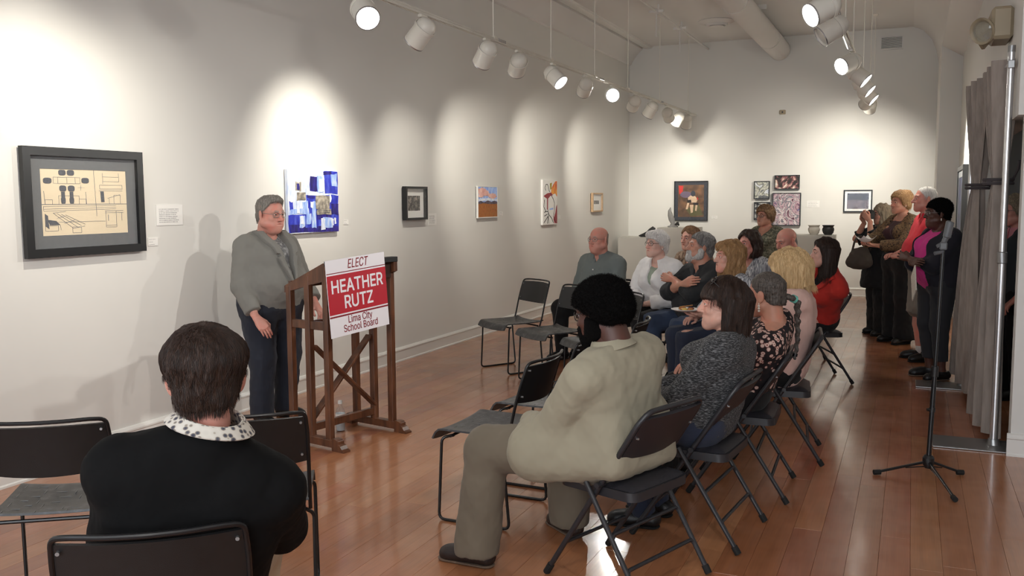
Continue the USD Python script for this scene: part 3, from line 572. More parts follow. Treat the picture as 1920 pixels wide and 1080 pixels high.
# pictures edge-on on the right wall
framed('wall_panel_picture', 'tall dark framed picture seen edge-on on the right wall, left of the drapes', 'right', (RW, 11.9, 1.45), 1.3, 1.02, .05, .07, 'frame_black', .08, 'mat_grey', 'paint_night')
framed('wall_panel_picture', 'dark framed picture on the right wall glimpsed between the drapes', 'right', (RW, 9.75, 1.4), .9, .75, .05, .06, 'frame_black', .08, 'mat_grey', 'print_dark')
card('white text card beside the large framed drawing', 'left', (0, 4.735, 1.51), .24, .14, 8); card('tiny caption card at the lower right of the framed drawing', 'left', (0, 4.575, 1.335), .085, .055)
card('tiny caption card beside the blue canvas', 'left', (0, 6.84, 1.41), .08, .045); card('white text card beside the small deep black frame', 'left', (0, 8.44, 1.4), .18, .125, 7)
card('tiny caption card beside the landscape painting', 'left', (0, 10.2, 1.43), .09, .05); card('tiny caption card beside the tall orange painting', 'left', (0, 12.2, 1.35), .09, .05)
card('small caption card right of the figure painting', 'back', (1.53, DEP, 1.28), .1, .05); card('white text card between the abstract group and the dusk landscape', 'back', (3.14, DEP, 1.5), .2, .11, 4)

# ------------------------------------------------------------------ lectern, sign, bottle
LC, LA = V3(1.37, 4.75, 0), math.atan2(-.2, .97)
t = thing('lectern', 'dark oak trestle lectern with crossed braces and a slanted top', 'lectern', LC, LA)
# local x = forward (0 at the front feet, negative towards the speaker), y = across (0 near side .. .585 far side)
WL = .585; TH = .045
for y in (.0, WL):
    r = obj('base_rail', bar((-.56, y, .045), (-.03, y, .045), TH + .01, .05), 'lectern_wood', t)
    foot = lambda s: slab([(0, 0), (.11, 0), (.11, .012), (.09, .02), (.075, .04), (.055, .05), (.045, .075), (.02, .08), (0, .08)], -TH / 2 - .006, TH / 2 + .006)
    for x, s in ((-.09, 1), (-.5, -1)):
        m = foot(s); v = m.vertices.copy(); m.vertices = np.stack([x + s * v[:, 0], y + v[:, 2], v[:, 1]], 1); m.fix_normals(); obj('curved_foot', m, 'lectern_wood', r, smooth=20)
    for x, h in ((-.475, 1.045), (-.30, 1.12), (-.13, 1.185)): obj('post', bar((x, y, .06), (x, y, h), .042, TH, (1, 0, 0)), 'lectern_wood', t)
    obj('side_rail', bar((-.475, y, .80), (-.13, y, .80), .026, .055), 'lectern_wood', t)
    m = slab([(-.51, 1.0), (-.51, 1.045), (-.14, 1.205), (-.075, 1.205), (-.075, 1.12), (-.12, 1.1)], y - .018, y + .018); v = m.vertices.copy(); m.vertices = np.stack([v[:, 0], v[:, 2], v[:, 1]], 1); m.fix_normals(); obj('side_cheek', m, 'lectern_wood', t, smooth=False)
for z in (.12, .80): obj('cross_rail', bar((-.30, .0, z), (-.30, WL, z), .03, .05), 'lectern_wood', t)
obj('cross_brace', bar((-.318, .02, .17), (-.318, WL - .02, .66), .018, .055, (1, 0, 0)), 'lectern_wood', t); obj('cross_brace', bar((-.284, .02, .66), (-.284, WL - .02, .17), .018, .055, (1, 0, 0)), 'lectern_wood', t)
obj('desk_top', bar((-.50, WL / 2, 1.045), (-.12, WL / 2, 1.205), WL - .03, .02), 'black_leatherette', t); obj('ledge', bar((-.505, .02, 1.05), (-.505, WL - .02, 1.05), .02, .05), 'lectern_wood', t)
obj('crest_rail', bar((-.10, -.02, 1.2), (-.10, WL + .02, 1.2), .06, .035), 'black_leatherette', t); obj('front_board', bar((-.105, .02, 1.13), (-.105, WL - .02, 1.13), .016, .11), 'lectern_wood_dark', t)
# the sign: corners were measured on the front of the lectern
A, B, D_ = V3(1.352, 4.60, 1.232), V3(1.452, 5.115, 1.238), V3(1.362, 4.645, .742)
ux = nrm(B - A); un = nrm(np.cross(ux, V3(0, 0, 1))); uy = np.cross(un, ux); uz = nrm(V3(0, 0, 1) * 1 + .0 * ux)
SW, SH = .525, .485
t = thing('campaign_sign', 'white and red ELECT campaign sign taped to the front of the lectern', 'sign', (0, 0, 0))
tilt = math.radians(-4.2)
def on_sign(m):
    m = m.copy(); v = m.vertices.copy(); c, s_ = math.cos(0), math.sin(0)
    x, y, z = v[:, 0], v[:, 1], v[:, 2]
    sk = (D_ - A) @ ux / SH
    m.vertices = A + np.outer(x - y * sk * 1.0, ux) + np.outer(y + x * sk * .6, V3(0, 0, 1)) + np.outer(z + .012, un); return m
sg = lambda n, m, mt, **k: obj(n, on_sign(m if not isinstance(m, list) else cat_(m)), mt, t, smooth=False, **k)
sg('board', box(0, SW, -SH, 0, -.005, 0), 'sign_white')
zf = lambda f: -SH * f
sg('red_panel', box(.0, SW, zf(.705), zf(.2), 0, .0008), 'sign_red'); sg('red_rule', box(0, SW, zf(.178), zf(.168), 0, .0008), 'sign_text_red'); sg('red_rule', box(0, SW, zf(.745), zf(.725), 0, .0008), 'sign_text_red')
def word(s_, cx, cy, h, mat, wmax=None, slant=0, bold=True, z=.0008):
    m = meshkit.text_mesh(s_, h, .0008, bold); b = m.bounds; m.apply_translation([-(b[0, 0] + b[1, 0]) / 2, -b[0, 1] if h < 0 else 0, z])
    if wmax: m.vertices[:, 0] *= wmax / (b[1, 0] - b[0, 0])
    if slant: m.vertices[:, 0] += m.vertices[:, 1] * slant
    m.apply_translation([cx, cy, 0]); sg('lettering', m, mat, label=None)
word('ELECT', SW * .52, zf(.135), .056, 'sign_text_red', .175, .2, False)
word('HEATHER', SW * .5, zf(.43), .079, 'sign_white', .46); word('RUTZ', SW * .5, zf(.645), .079, 'sign_white', .255)
word('Lima City', SW * .5, zf(.845), .045, 'sign_text_red', .215, 0, False); word('School Board', SW * .5, zf(.955), .045, 'sign_text_red', .305, 0, False)
t = thing('water_bottle', 'half-full clear plastic water bottle on the floor under the lectern', 'bottle', (1.03, 5.2, 0))
obj('bottle_body', lathe([(0, .001), (.03, .002), (.033, .012), (.033, .05), (.031, .055), (.033, .06), (.033, .13), (.028, .15), (.014, .175), (.013, .195), (.0125, .195)], 24), 'clear_plastic', t, smooth=40)
plain('water', (214, 222, 224), .1, .02, 8); obj('water', lathe([(0, .004), (.028, .005), (.031, .015), (.031, .078), (0, .078)], 24), 'water', t)
obj('cap', lathe([(0, .192), (.0155, .192), (.0155, .212), (.013, .215), (0, .215)], 20), 'paper_white', t)
obj('label_band', lathe([(.0336, .085), (.0338, .085), (.0338, .125), (.0336, .125), (.0336, .085)], 24), 'paper_white', t)

# ------------------------------------------------------------------ microphone stand
mb = V3(4.77, 5.66, 0)
t = thing('microphone_stand', 'black tripod microphone stand with a grey microphone clip at the top', 'microphone stand', mb)
top = V3(.035, .06, 1.31)
obj('tripod_hub', cat_([lathe([(0, .055), (.028, .055), (.032, .07), (.032, .1), (.022, .115), (.0, .115)], 20), lathe([(0, .04), (.02, .04), (.024, .056), (0, .056)], 20)]), 'black_plastic', t)
for e in ((4.50, 5.54), (4.94, 5.72), (4.89, 5.20)):
    d = nrm(V3(e[0], e[1], 0) - mb); L_ = np.linalg.norm(V3(e[0], e[1], 0) - mb)
    g = obj('leg', bar(d * .02 + V3(0, 0, .075), d * L_ + V3(0, 0, .018), .014, .014), 'black_tube', t); obj('rubber_foot', tube([d * (L_ - .02) + V3(0, 0, .017), d * (L_ + .02) + V3(0, 0, .016)], .0145, 10), 'rubber', g)
    obj('brace', bar(d * .02 + V3(0, 0, .048), d * L_ * .45 + V3(0, 0, .042), .008, .006), 'black_tube', g)
mid = top * .46
obj('lower_tube', tube([(0, 0, .08), mid], .0135, 14), 'black_tube', t); obj('upper_tube', tube([mid, top], .0095, 14), 'black_tube', t)
obj('height_clutch', tube([mid - V3(0, 0, .03), mid + V3(0, 0, .03)], .02, 14), 'black_plastic', t); obj('clutch', tube([top * .28, top * .3], .017, 14), 'black_plastic', t); obj('knob', tube([top * .29, top * .29 - .03 * _R], .009, 10), 'black_plastic', t)
hd = obj('mount_block', cat_([box(-.02, .02, -.02, .02, 1.3, 1.345, .006).apply_translation((.035, .06, 0)), bar(top + V3(0, 0, .03), top + V3(-.035, -.02, .01), .012, .02)]), 'mic_grey', t)
obj('microphone', tube([top + V3(.0, 0, .03), top + V3(.012, .0, .06), top + V3(.016, 0, .065), top + V3(.03, 0, .15), top + V3(.032, 0, .155)], [.014, .016, .022, .022, .01], 16), 'mic_grey', t); obj('clamp_screw', tube([top + V3(0, 0, -.02), top + V3(-.045, -.02, -.03)], .011, 10), 'mic_grey', t)

# ------------------------------------------------------------------ chairs
def stacking_chair(loc, rz, label):
    """faces +y"""
    t = thing('stacking_chair', label, 'chair', loc, rz, 'black wire-frame stacking chairs')
    w, r = .235, .0075
    for s in (-1, 1):
        obj('sled_frame', tube([(s * (w - .03), -.19, .425), (s * w, -.17, .4), (s * w, -.205, .0075), (s * w, .185, .0075), (s * (w - .004), .165, .425), (s * (w - .05), .12, .43)], r, 10, .035), 'black_tube', t)
    [obj('cross_bar', tube([(-w + .03, y_, z_), (w - .03, y_, z_)], r, 8), 'black_tube', t) for y_, z_ in ((-.17, .424), (.13, .428))]
    def seat(u, v):
        x = (u - .5) * 2; y = v
        X = .232 * x * (1 - .06 * (1 - y)); Y = -.205 + .425 * y - .02 * (x ** 2) * (1 - y)
        Z = .452 - .018 * np.exp(-(x / .75) ** 2) * np.exp(-((y - .42) / .33) ** 2) - .05 * np.clip((y - .9) / .1, 0, 1) ** 2 + .012 * np.abs(x) ** 3 + .012 * np.clip(.1 - y, 0, 1) * 10
        return np.stack([X, Y, Z], -1)
    sp = obj('seat', sheet(seat, 26, 26, .009), 'seat_plastic', t, smooth=40)
    g = []
    for k in range(7):     # raised tile ribs moulded into the seat
        for j in range(7):
            if rnd.random() < .6:
                c = seat(np.array([(k + .5 + .5 * (j % 2)) / 8]), np.array([(j + .7) / 8.2]))[0]; g.append(box(c[0] - .022, c[0] + .022, c[1] - .0012, c[1] + .0012, c[2] + .003, c[2] + .0058) if (k + j) % 2 else box(c[0] - .0012, c[0] + .0012, c[1] - .022, c[1] + .022, c[2] + .003, c[2] + .0058))
    obj('seat_ribs', cat_(g), 'seat_rib', sp, smooth=False, kind='stuff')
    yb = lambda z: -.2 - .1 * np.clip((z - .45) / .38, 0, 1.1) ** 1.3
    pts = []
    for s, seq in ((-1, (.425, .5, .62, .74, .825)), (1, (.825, .74, .62, .5, .425))):
        for z in seq: pts.append((s * (.222 - .006 * (z > .8)), float(yb(z)) + (.02 if z < .44 else 0), z))
    mid_ = [(x, float(yb(.832)) - .05 * (1 - (x / .22) ** 2), .832) for x in (-.17, -.09, 0, .09, .17)]
    obj('back_frame', tube(pts[:5] + mid_ + pts[5:], r, 10, .03), 'black_tube', t)
    def back(u, v):
        x = (u - .5) * 2; z = .632 + .178 * v - .014 * (1 - v) * (1 - x ** 2) + .004 * v * (1 - x ** 2)
        return np.stack([.226 * x * (1 - .03 * v), yb(z) - .05 * (1 - x ** 2) + .004, z], -1)
    b = obj('back_panel', sheet(back, 24, 12, .008), 'black_plastic', t, smooth=40)
    for s in (-1, 1):
        for z in (.66, .79): obj('rivet', tube([(s * .2, float(yb(z)) - .022, z), (s * .2, float(yb(z)) + .006, z)], .005, 8), 'grey_metal', b)
    return t
def folding_chair(loc, rz, label):
    """faces +y"""
    t = thing('folding_chair', label, 'chair', loc, rz, 'dark padded folding chairs')
    w, r = .215, .0115
    f0, b1 = V3(0, .25, .012), V3(0, -.245, .77)
    at = lambda s, k, dx=0: V3(s * (w + dx), 0, 0) + f0 + (b1 - f0) * k
    obj('front_frame', tube([at(-1, 0), at(-1, .5), at(-1, .94), at(-1, 1, -.03) + V3(0, -.004, .008), at(1, 1, -.03) + V3(0, -.004, .008), at(1, .94), at(1, .5), at(1, 0)], r, 12, .045), 'fold_metal', t)
    r0, r1 = V3(0, -.265, .012), V3(0, .02, .46)
    rt = lambda s, k: V3(s * (w + .024), 0, 0) + r0 + (r1 - r0) * k
    for s in (-1, 1):
        l = obj('rear_leg', tube([rt(s, 0), rt(s, 1)], r * .95, 12), 'fold_metal', t)
        obj('rubber_foot', tube([rt(s, -.01), rt(s, .06)], .0155, 12), 'rubber', l); obj('rubber_foot', tube([at(s, -.01), at(s, .045)], .0155, 12), 'rubber', t)
    for k in (.22, .5): obj('rear_stretcher', tube([rt(-1, k), rt(-1, k + .06) * V3(.96, 1, 1), rt(1, k + .06) * V3(.96, 1, 1), rt(1, k)], .0085, 10, .03), 'fold_metal', t)
    obj('front_stretcher', tube([at(-1, .2), at(1, .2)], .0085, 10), 'fold_metal', t)
    pan = obj('seat_pan', slab([(x, y) for x, y in rrect(.40, .40, .05)], .402, .44).apply_translation((0, .005, 0)), 'fold_metal', t)
    def pad(u, v):
        a, b = (u - .5) * 2, (v - .5) * 2
        e = np.maximum(np.abs(a), np.abs(b)); x = a * .19; y = .005 + b * .19
        return np.stack([x * (1 - .05 * np.abs(b) ** 6), y * (1 - .05 * np.abs(a) ** 6), .44 + .024 * (1 - e ** 6)], -1)
    obj('seat_cushion', sheet(pad, 22, 22, .004), 'fold_vinyl', t, smooth=50)
    [obj('hinge', tube([at(s, .585) - V3(s * .02, 0, 0), at(s, .585) + V3(s * .03, 0, 0)], .012, 10), 'fold_metal', t) for s in (-1, 1)]
    def back(u, v):
        x = (u - .5) * 2; k = .745 + .235 * v
        p = f0 + (b1 - f0) * k[..., None]
        return np.stack([.205 * x, p[..., 1] - .02 * (1 - x ** 2) - .004, p[..., 2] - .012 * (1 - v) * (1 - x ** 2)], -1)
    b = obj('back_panel', sheet(back, 18, 10, .016), 'fold_vinyl', t, smooth=40)
    for s in (-1, 1): obj('rivet', tube([at(s, .86, -.03) + V3(0, -.012, 0), at(s, .86, -.03) + V3(0, -.026, 0)], .0045, 8), 'silver_metal', b)
    return t
face = lambda x, y: math.atan2(y, x) - math.pi / 2       # rotation that turns +y to (x, y)
CH = [((1.66, 2.46), (-.57, .82), 'empty black stacking chair cut by the left edge of the picture'),
      ((2.27, 2.81), (-.57, .82), 'empty black stacking chair just right of the woman in the black cardigan'),
      ((2.83, 1.795), (-.60, .80), 'black stacking chair the woman in the black cardigan sits on'),
      ((2.70, 4.13), (-1, .02), 'empty black stacking chair in the foreground beside the man in the tan jacket'),
      ((2.72, 4.78), (-1, .04), 'empty black stacking chair directly behind the foreground empty one'),
      ((2.78, 5.55), (-1, -.1), 'empty black stacking chair mostly hidden behind the tan jacket, third back in its row'),
      ((1.20, 7.76), (-.55, -.84), 'empty black stacking chair nearest the left wall'),
      ((1.77, 7.34), (-.55, -.84), 'empty black stacking chair in front of the bald man in the green shirt'),
      ((2.33, 6.96), (-.6, -.8), 'empty black stacking chair with a shiny seat, beyond the round black hair'),
      ((1.17, 2.14), (-.57, .82), 'black stacking chair of which only a corner shows at the left edge')]
c0 = stacking_chair((*CH[0][0], 0), face(*CH[0][1]), CH[0][2])
for p, f, l in CH[1:]: dup(c0, (*p, 0), face(*f), l, 'black wire-frame stacking chairs')
FC = [((3.56, 3.62), (-.94, .34), 'dark folding chair under the man in the tan jacket'),
      ((3.73, 4.28), (-.99, .1), 'dark folding chair under the woman in the grey marled cardigan'),
      ((3.81, 5.03), (-1, -.04), 'dark folding chair under the woman with the braid'),
      ((3.90, 5.79), (-.99, -.12), 'dark folding chair under the blonde woman in pink'),
      ((3.88, 8.34), (-.93, -.36), 'dark folding chair under the woman in the red blazer')]
c1 = folding_chair((*FC[0][0], 0), face(*FC[0][1]), FC[0][2])
for p, f, l in FC[1:]: dup(c1, (*p, 0), face(*f), l, 'dark padded folding chairs')

# ------------------------------------------------------------------ plinths with ceramics
def plinth(loc, w, d, h, label, rz=0):
    t = thing('plinth', label, 'plinth', loc, rz)
    obj('body', box(-w / 2, w / 2, -d / 2, d / 2, 0, h, .004), 'plinth_paint', t, smooth=False)
    return t
plinth((.42, 15.0, 0), .62, .6, .96, 'low white plinth in the far left corner'); plinth((1.12, 14.9, 0), .62, .6, 1.13, 'taller white plinth left of the figure painting'); plinth((3.1, 14.6, 0), .95, .5, 1.04, 'wide white plinth behind the bald man in orange')
plain('clay_white', (206, 198, 186), .5, .05, 30); plain('clay_black', (46, 46, 46), .5, .1, 40); plain('clay_grey', (140, 138, 136), .6, .08, 20)
pot = [(0, 0), (.05, 0), (.075, .03), (.088, .075), (.085, .1), (.072, .118), (.082, .135), (.088, .142), (.08, .142), (.066, .12), (.07, .08), (.06, .03), (0, .02)]
for x, m, l in ((3.27, 'clay_white', 'white ceramic pot on the wide plinth'), (3.475, 'clay_black', 'black ceramic pot on the wide plinth')):
    t = thing('ceramic_pot', l, 'pot', (x, 14.55, 1.04)); obj('vessel', lathe(pot, 36), m, t, smooth=40); obj('lip', lathe([(.08, .14), (.09, .141), (.09, .147), (.08, .146), (.08, .14)], 36), m, t)
t = thing('abstract_sculpture', 'dark bird-like sculpture on the low corner plinth', 'sculpture', (.55, 14.9, .96))
obj('body', tube([(-.13, 0, .02), (-.05, 0, .035), (.03, 0, .06), (.07, 0, .11), (.12, 0, .15), (.15, 0, .14)], [.01, .03, .045, .04, .035, .012], 12), 'clay_black', t, smooth=60); obj('foot', box(-.1, .08, -.04, .04, 0, .02, .006), 'clay_black', t)
t = thing('abstract_sculpture', 'grey leaf-shaped upright sculpture on the taller plinth', 'sculpture', (1.0, 14.85, 1.13))
obj('leaf', tube([(0, 0, .0), (.01, 0, .06), (-.01, 0, .13), (-.035, 0, .2), (-.045, 0, .27), (-.03, 0, .33)], [.06, .035, .05, .042, .028, .004], 14), 'clay_grey', t, smooth=60); obj('foot', box(-.07, .09, -.05, .05, 0, .025, .008), 'clay_grey', t); obj('dark_hollow', tube([(.06, -.03, .04), (.1, -.03, .07), (.12, -.03, .03)], [.02, .035, .012], 10), 'clay_black', t)
# ------------------------------------------------------------------ people: signed distance fields turned into meshes
f32 = np.float32
def cone(a, b, ra, rb, n=None, s=1.0, cut=None):
    """tapered limb; n, s: flattened s times along n; cut: (point, direction) takes off what lies beyond"""
    a, b = V3(*a), V3(*b); ba = b - a; L2 = max(ba @ ba, 1e-9); rm = max(ra, rb)
    def fn(X, Y, Z):
        x, y, z = X - a[0], Y - a[1], Z - a[2]
        h = np.clip((x * ba[0] + y * ba[1] + z * ba[2]) / L2, 0, 1)
        x, y, z = x - h * ba[0], y - h * ba[1], z - h * ba[2]
        if n is not None:
            k = (x * n[0] + y * n[1] + z * n[2]) * (s - 1); x, y, z = x + k * n[0], y + k * n[1], z + k * n[2]
        d = np.sqrt(x * x + y * y + z * z) - (ra + (rb - ra) * h)
        if cut is not None:
            c, q = cut; d = np.maximum(d, (X - c[0]) * q[0] + (Y - c[1]) * q[1] + (Z - c[2]) * q[2])
        return d
    return fn, np.minimum(a, b) - rm, np.maximum(a, b) + rm
def ell(c, r, Rm=None):
    c, r = V3(*c), V3(*r); m = r if Rm is None else np.full(3, r.max())
    def fn(X, Y, Z):
        x, y, z = X - c[0], Y - c[1], Z - c[2]
        if Rm is not None: x, y, z = (x * Rm[0, i] + y * Rm[1, i] + z * Rm[2, i] for i in range(3))
        k0 = np.sqrt((x / r[0]) ** 2 + (y / r[1]) ** 2 + (z / r[2]) ** 2); k1 = np.sqrt((x / r[0] ** 2) ** 2 + (y / r[1] ** 2) ** 2 + (z / r[2] ** 2) ** 2)
        return k0 * (k0 - 1) / np.maximum(k1, 1e-6)
    return fn, c - m, c + m
def nets(v, axes):
    """surface nets"""
    ins = v < 0; n = np.array(v.shape) - 1
    cnt = np.zeros(n, np.int8)
    for i, j, k in np.ndindex(2, 2, 2): cnt += ins[i:i + n[0], j:j + n[1], k:k + n[2]]
    I = np.argwhere((cnt > 0) & (cnt < 8)); cor = {}
    for o in np.ndindex(2, 2, 2): cor[o] = v[I[:, 0] + o[0], I[:, 1] + o[1], I[:, 2] + o[2]]
    acc, w = np.zeros((len(I), 3)), np.zeros(len(I))
    for o in np.ndindex(2, 2, 2):
        for ax_ in range(3):
            if o[ax_]: continue
            p = list(o); p[ax_] = 1; a, b = cor[o], cor[tuple(p)]; m = (a < 0) != (b < 0)
            t = np.where(m, a / np.where(m, a - b, 1), 0)
            q = np.array(o, float)[None] + 0 * t[:, None]; q[:, ax_] = t; acc[m] += q[m]; w += m
    fr = acc / w[:, None]; V = np.stack([axes[d][I[:, d]] * (1 - fr[:, d]) + axes[d][I[:, d] + 1] * fr[:, d] for d in range(3)], 1)
    idx = np.full(n, -1, np.int32); idx[I[:, 0], I[:, 1], I[:, 2]] = np.arange(len(I)); F = []
    for ax_ in range(3):
        b_, c_ = [(1, 2), (2, 0), (0, 1)][ax_]
        sl = [slice(1, -1)] * 3; sl[ax_] = slice(0, -1); s2 = list(sl); s2[ax_] = slice(1, None)
        A, B = ins[tuple(sl)], ins[tuple(s2)]; E_ = np.argwhere(A != B); 
        if not len(E_): continue
        fl_ = A[tuple(E_.T)]; o = np.ones(3, int); o[ax_] = 0; E_ = E_ + o
        def at(db, dc): q = E_.copy(); q[:, b_] -= db; q[:, c_] -= dc; return idx[tuple(q.T)]
        q0, q1, q2, q3 = at(1, 1), at(0, 1), at(0, 0), at(1, 0)
        q1, q3 = np.where(fl_, q1, q3), np.where(fl_, q3, q1)
        F += [np.stack([q0, q1, q2], 1), np.stack([q0, q2, q3], 1)]
    return trimesh.Trimesh(V, np.vstack(F), process=False)
def field(prims, h, k, cuts=(), minus=(), pad=0.0):
    """prims: (primitive, blend) or primitive; cuts: functions whose negative side is kept"""
    prims = [(p if isinstance(p[0], tuple) else (p, k)) for p in prims]
    lo = np.min([p[0][1] for p in prims], 0) - 2.5 * h - pad; hi = np.max([p[0][2] for p in prims], 0) + 2.5 * h + pad
    axes = [np.arange(lo[i], hi[i] + h, h).astype(f32) for i in range(3)]; v = np.full([len(a) for a in axes], 9.0, f32)
    def region(lo_, hi_, m):
        sl = tuple(slice(max(0, np.searchsorted(axes[i], lo_[i] - m) - 1), np.searchsorted(axes[i], hi_[i] + m) + 1) for i in range(3))
        return sl, (axes[0][sl[0]][:, None, None], axes[1][sl[1]][None, :, None], axes[2][sl[2]][None, None, :])
    for (fn, a, b), kk in prims:
        sl, g = region(a, b, kk + 3 * h); d = fn(*g); o = v[sl]
        if kk <= 0: v[sl] = np.minimum(o, d)
        else:
            t = np.clip(.5 + .5 * (o - d) / kk, 0, 1); v[sl] = o * (1 - t) + d * t - kk * t * (1 - t)
    for m_ in minus:
        (fn, a, b), kk = m_ if isinstance(m_[0], tuple) else (m_, .006)
        sl, g = region(a, b, kk + 3 * h); d = -fn(*g); o = v[sl]; t = np.clip(.5 - .5 * (o - d) / kk, 0, 1); v[sl] = o * (1 - t) + d * t + kk * t * (1 - t)
    g = (axes[0][:, None, None], axes[1][None, :, None], axes[2][None, None, :])
    for c in cuts: v = np.maximum(v, c(*g))
    v[0] = v[-1] = 9; v[:, 0] = v[:, -1] = 9; v[:, :, 0] = v[:, :, -1] = 9
    return nets(v.astype(float), axes)
def rumple(m, amp, sc, seed, oct_=2):
    """cloth creases or hair locks: moves the surface in and out"""
    v = m.vertices; n = meshkit.arrays(m, True)[2]; d = sum(.6 ** o * (meshkit.noise(v * np.array(sc) * 1.9 ** o + 31.7 * o + seed * 3.3, seed) - .5) for o in range(oct_))
    m.vertices = v + n * (d * amp)[:, None]; return m
half = lambda p, q: (lambda X, Y, Z: (X - p[0]) * q[0] + (Y - p[1]) * q[1] + (Z - p[2]) * q[2])
def rot(yaw=0, pitch=0, roll=0):
    y, p, r = np.radians([yaw, pitch, roll]); c, s = math.cos, math.sin
    return np.array([[c(y), -s(y), 0], [s(y), c(y), 0], [0, 0, 1]]) @ np.array([[1, 0, 0], [0, c(p), -s(p)], [0, s(p), c(p)]]) @ np.array([[c(r), 0, s(r)], [0, 1, 0], [-s(r), 0, c(r)]])

_hands = {}
def hand(curl, spread=0.0, thumb=.5):
    """right hand, wrist at the origin, fingers along +y, palm towards -z, thumb on -x"""
    key = (curl, spread, thumb)
    if key in _hands: return _hands[key].copy()
    pr = []
    for x, y, l, rr in ((-.028, .088, .073, .0088), (-.009, .093, .081, .009), (.0105, .089, .075, .0086), (.028, .079, .058, .0076)):
        pr.append((cone((x * .45, .0, 0), (x, y, .003), .0155, .0115), .012)); p = V3(x, y, .002); a = -curl * .55
        for kk, fr in enumerate((.47, .3, .25)):
            q = p + l * fr * V3(math.sin(x * spread * 12) * math.cos(a), math.cos(a), math.sin(a)); pr.append((cone(p, q, rr * (1 - .09 * kk), rr * (.92 - .1 * kk)), .003)); p = q; a -= curl * (.75 if kk == 0 else .55)
    pr.append((cone((0, -.035, 0), (0, .01, 0), .027, .024, V3(0, 0, 1), 1.35), .012)); pr.append((ell((.0, .05, -.003), (.036, .046, .0155)), .01))
    a, b, c, d = V3(-.018, .018, -.006), V3(-.042, .05, -.016), V3(-.05, .08, -.016 - .02 * thumb), V3(-.047 + .02 * thumb, .105, -.016 - .035 * thumb)
    pr += [(cone(a, b, .016, .0118), .01), (cone(b, c, .0112, .0098), .004), (cone(c, d, .0098, .0082), .004)]
    _hands[key] = field(pr, .0036, .006); return _hands[key].copy()

def head_mesh(h):
    """skin of a head: origin between the ears, +y forward, about 0.235 high"""
    w, j, nz = h.get('w', 1.0), h.get('jaw', 1.0), h.get('nose', 1.0); fat = h.get('fat', 0.0); pr = []
    A = lambda p, k=.02: pr.append((p, k))
    A(ell((0, -.014, .036), (.074 * w, .094, .079))); A(ell((0, .028, -.03), (.059 * w, .06, .082)), .03)
    for s in (-1, 1):
        A(cone((s * .05 * j * w, .0, -.058), (s * .016, .066, -.098), .021 + fat * .01, .017), .025); A(ell((s * .041 * w, .058, -.028), (.022, .022, .022)), .02)
        A(cone((s * .012, .083, .021), (s * .042 * w, .068, .022), .0115, .0095), .016)
        A(cone((s * .05 * j, .02, -.06), (s * .03, .06, -.07), .02 + fat * .012, .018 + fat * .01), .02)
        R_ = rot(s * (-16 - 14 * h.get('ear', 0)), 0, s * 6); A(ell((s * (.0775 + .008 * h.get('ear', 0)) * w, -.012, -.006), (.0085, .0185, .031), R_), .006); A(ell((s * .079 * w, -.006, -.03), (.007, .010, .012)), .006)
    A(ell((0, .07, -.101), (.021 * j, .016, .016)), .02); A(ell((0, .055, -.07), (.034, .03, .04)), .03)
    A(cone((0, .084, .012), (0, .104 + .004 * nz, -.03), .0085, .0125 * nz), .012)
    for s in (-1, 1): A(ell((s * .0125 * nz, .0945, -.0335), (.0095 * nz, .0105, .0085)), .007)
    A(cone((-.02, .0815, -.0595), (.02, .0815, -.0595), .0072, .0072), .009); A(cone((-.016, .0815, -.0715), (.016, .0815, -.0715), .0075, .0075), .009)
    nk = .052 * h.get('neck', 1.0); A(cone((0, -.03, -.05), (0, -.04, -.15), nk + .003, nk + .004), .025)
    if fat: A(ell((0, .03, -.112), (.045, .045, .03)), .03)
    mn = [(ell((s * .031, .092, .003), (.0175, .0135, .012)), .009) for s in (-1, 1)] + [(cone((-.022, .0905, -.0655), (.022, .0905, -.0655), .0022, .0022), .004)]
    m = field(pr, h.get('res', .0042), .02, minus=mn)
    return m
def lids(h):
    out = []
    for s in (-1, 1):
        out += [(cone((s * .018, .0815, .0085), (s * .031, .0865, .0125), .0042, .0046), .004), (cone((s * .031, .0865, .0125), (s * .045, .0765, .007), .0046, .004), .004),
                (cone((s * .019, .0815, -.0015), (s * .032, .0845, -.0045), .0034, .0036), .004), (cone((s * .032, .0845, -.0045), (s * .045, .0765, -.0005), .0036, .0034), .004)]
    return field(out, .0024, .004)
def interp_cut(ys, zs, g=.75):
    return lambda X, Y, Z: (np.interp(Y, ys, zs).astype(f32) - Z + 0 * X) * g
def cap(v=.0, ys=(-.13, -.09, -.05, -.022, .012, .03, .062, .09, .12), zs=(-.085, -.082, -.06, -.012, .012, .022, .05, .066, .07), res=.005, top=None, extra=(), minus=()):
    """short hair: a shell over the skull cut along the hairline"""
    cuts = [interp_cut(ys, zs)]
    if top is not None: cuts.append(lambda X, Y, Z: Z - top + 0 * X + 0 * Y)
    pr = [(ell((0, -.016, .036), (.08 + v, .101 + v, .087 + v)), 0), (ell((0, -.055, -.03), (.062 + v, .058 + v * .6, .07)), .02)] + list(extra)
    return field(pr, res, .015, cuts, minus=minus)
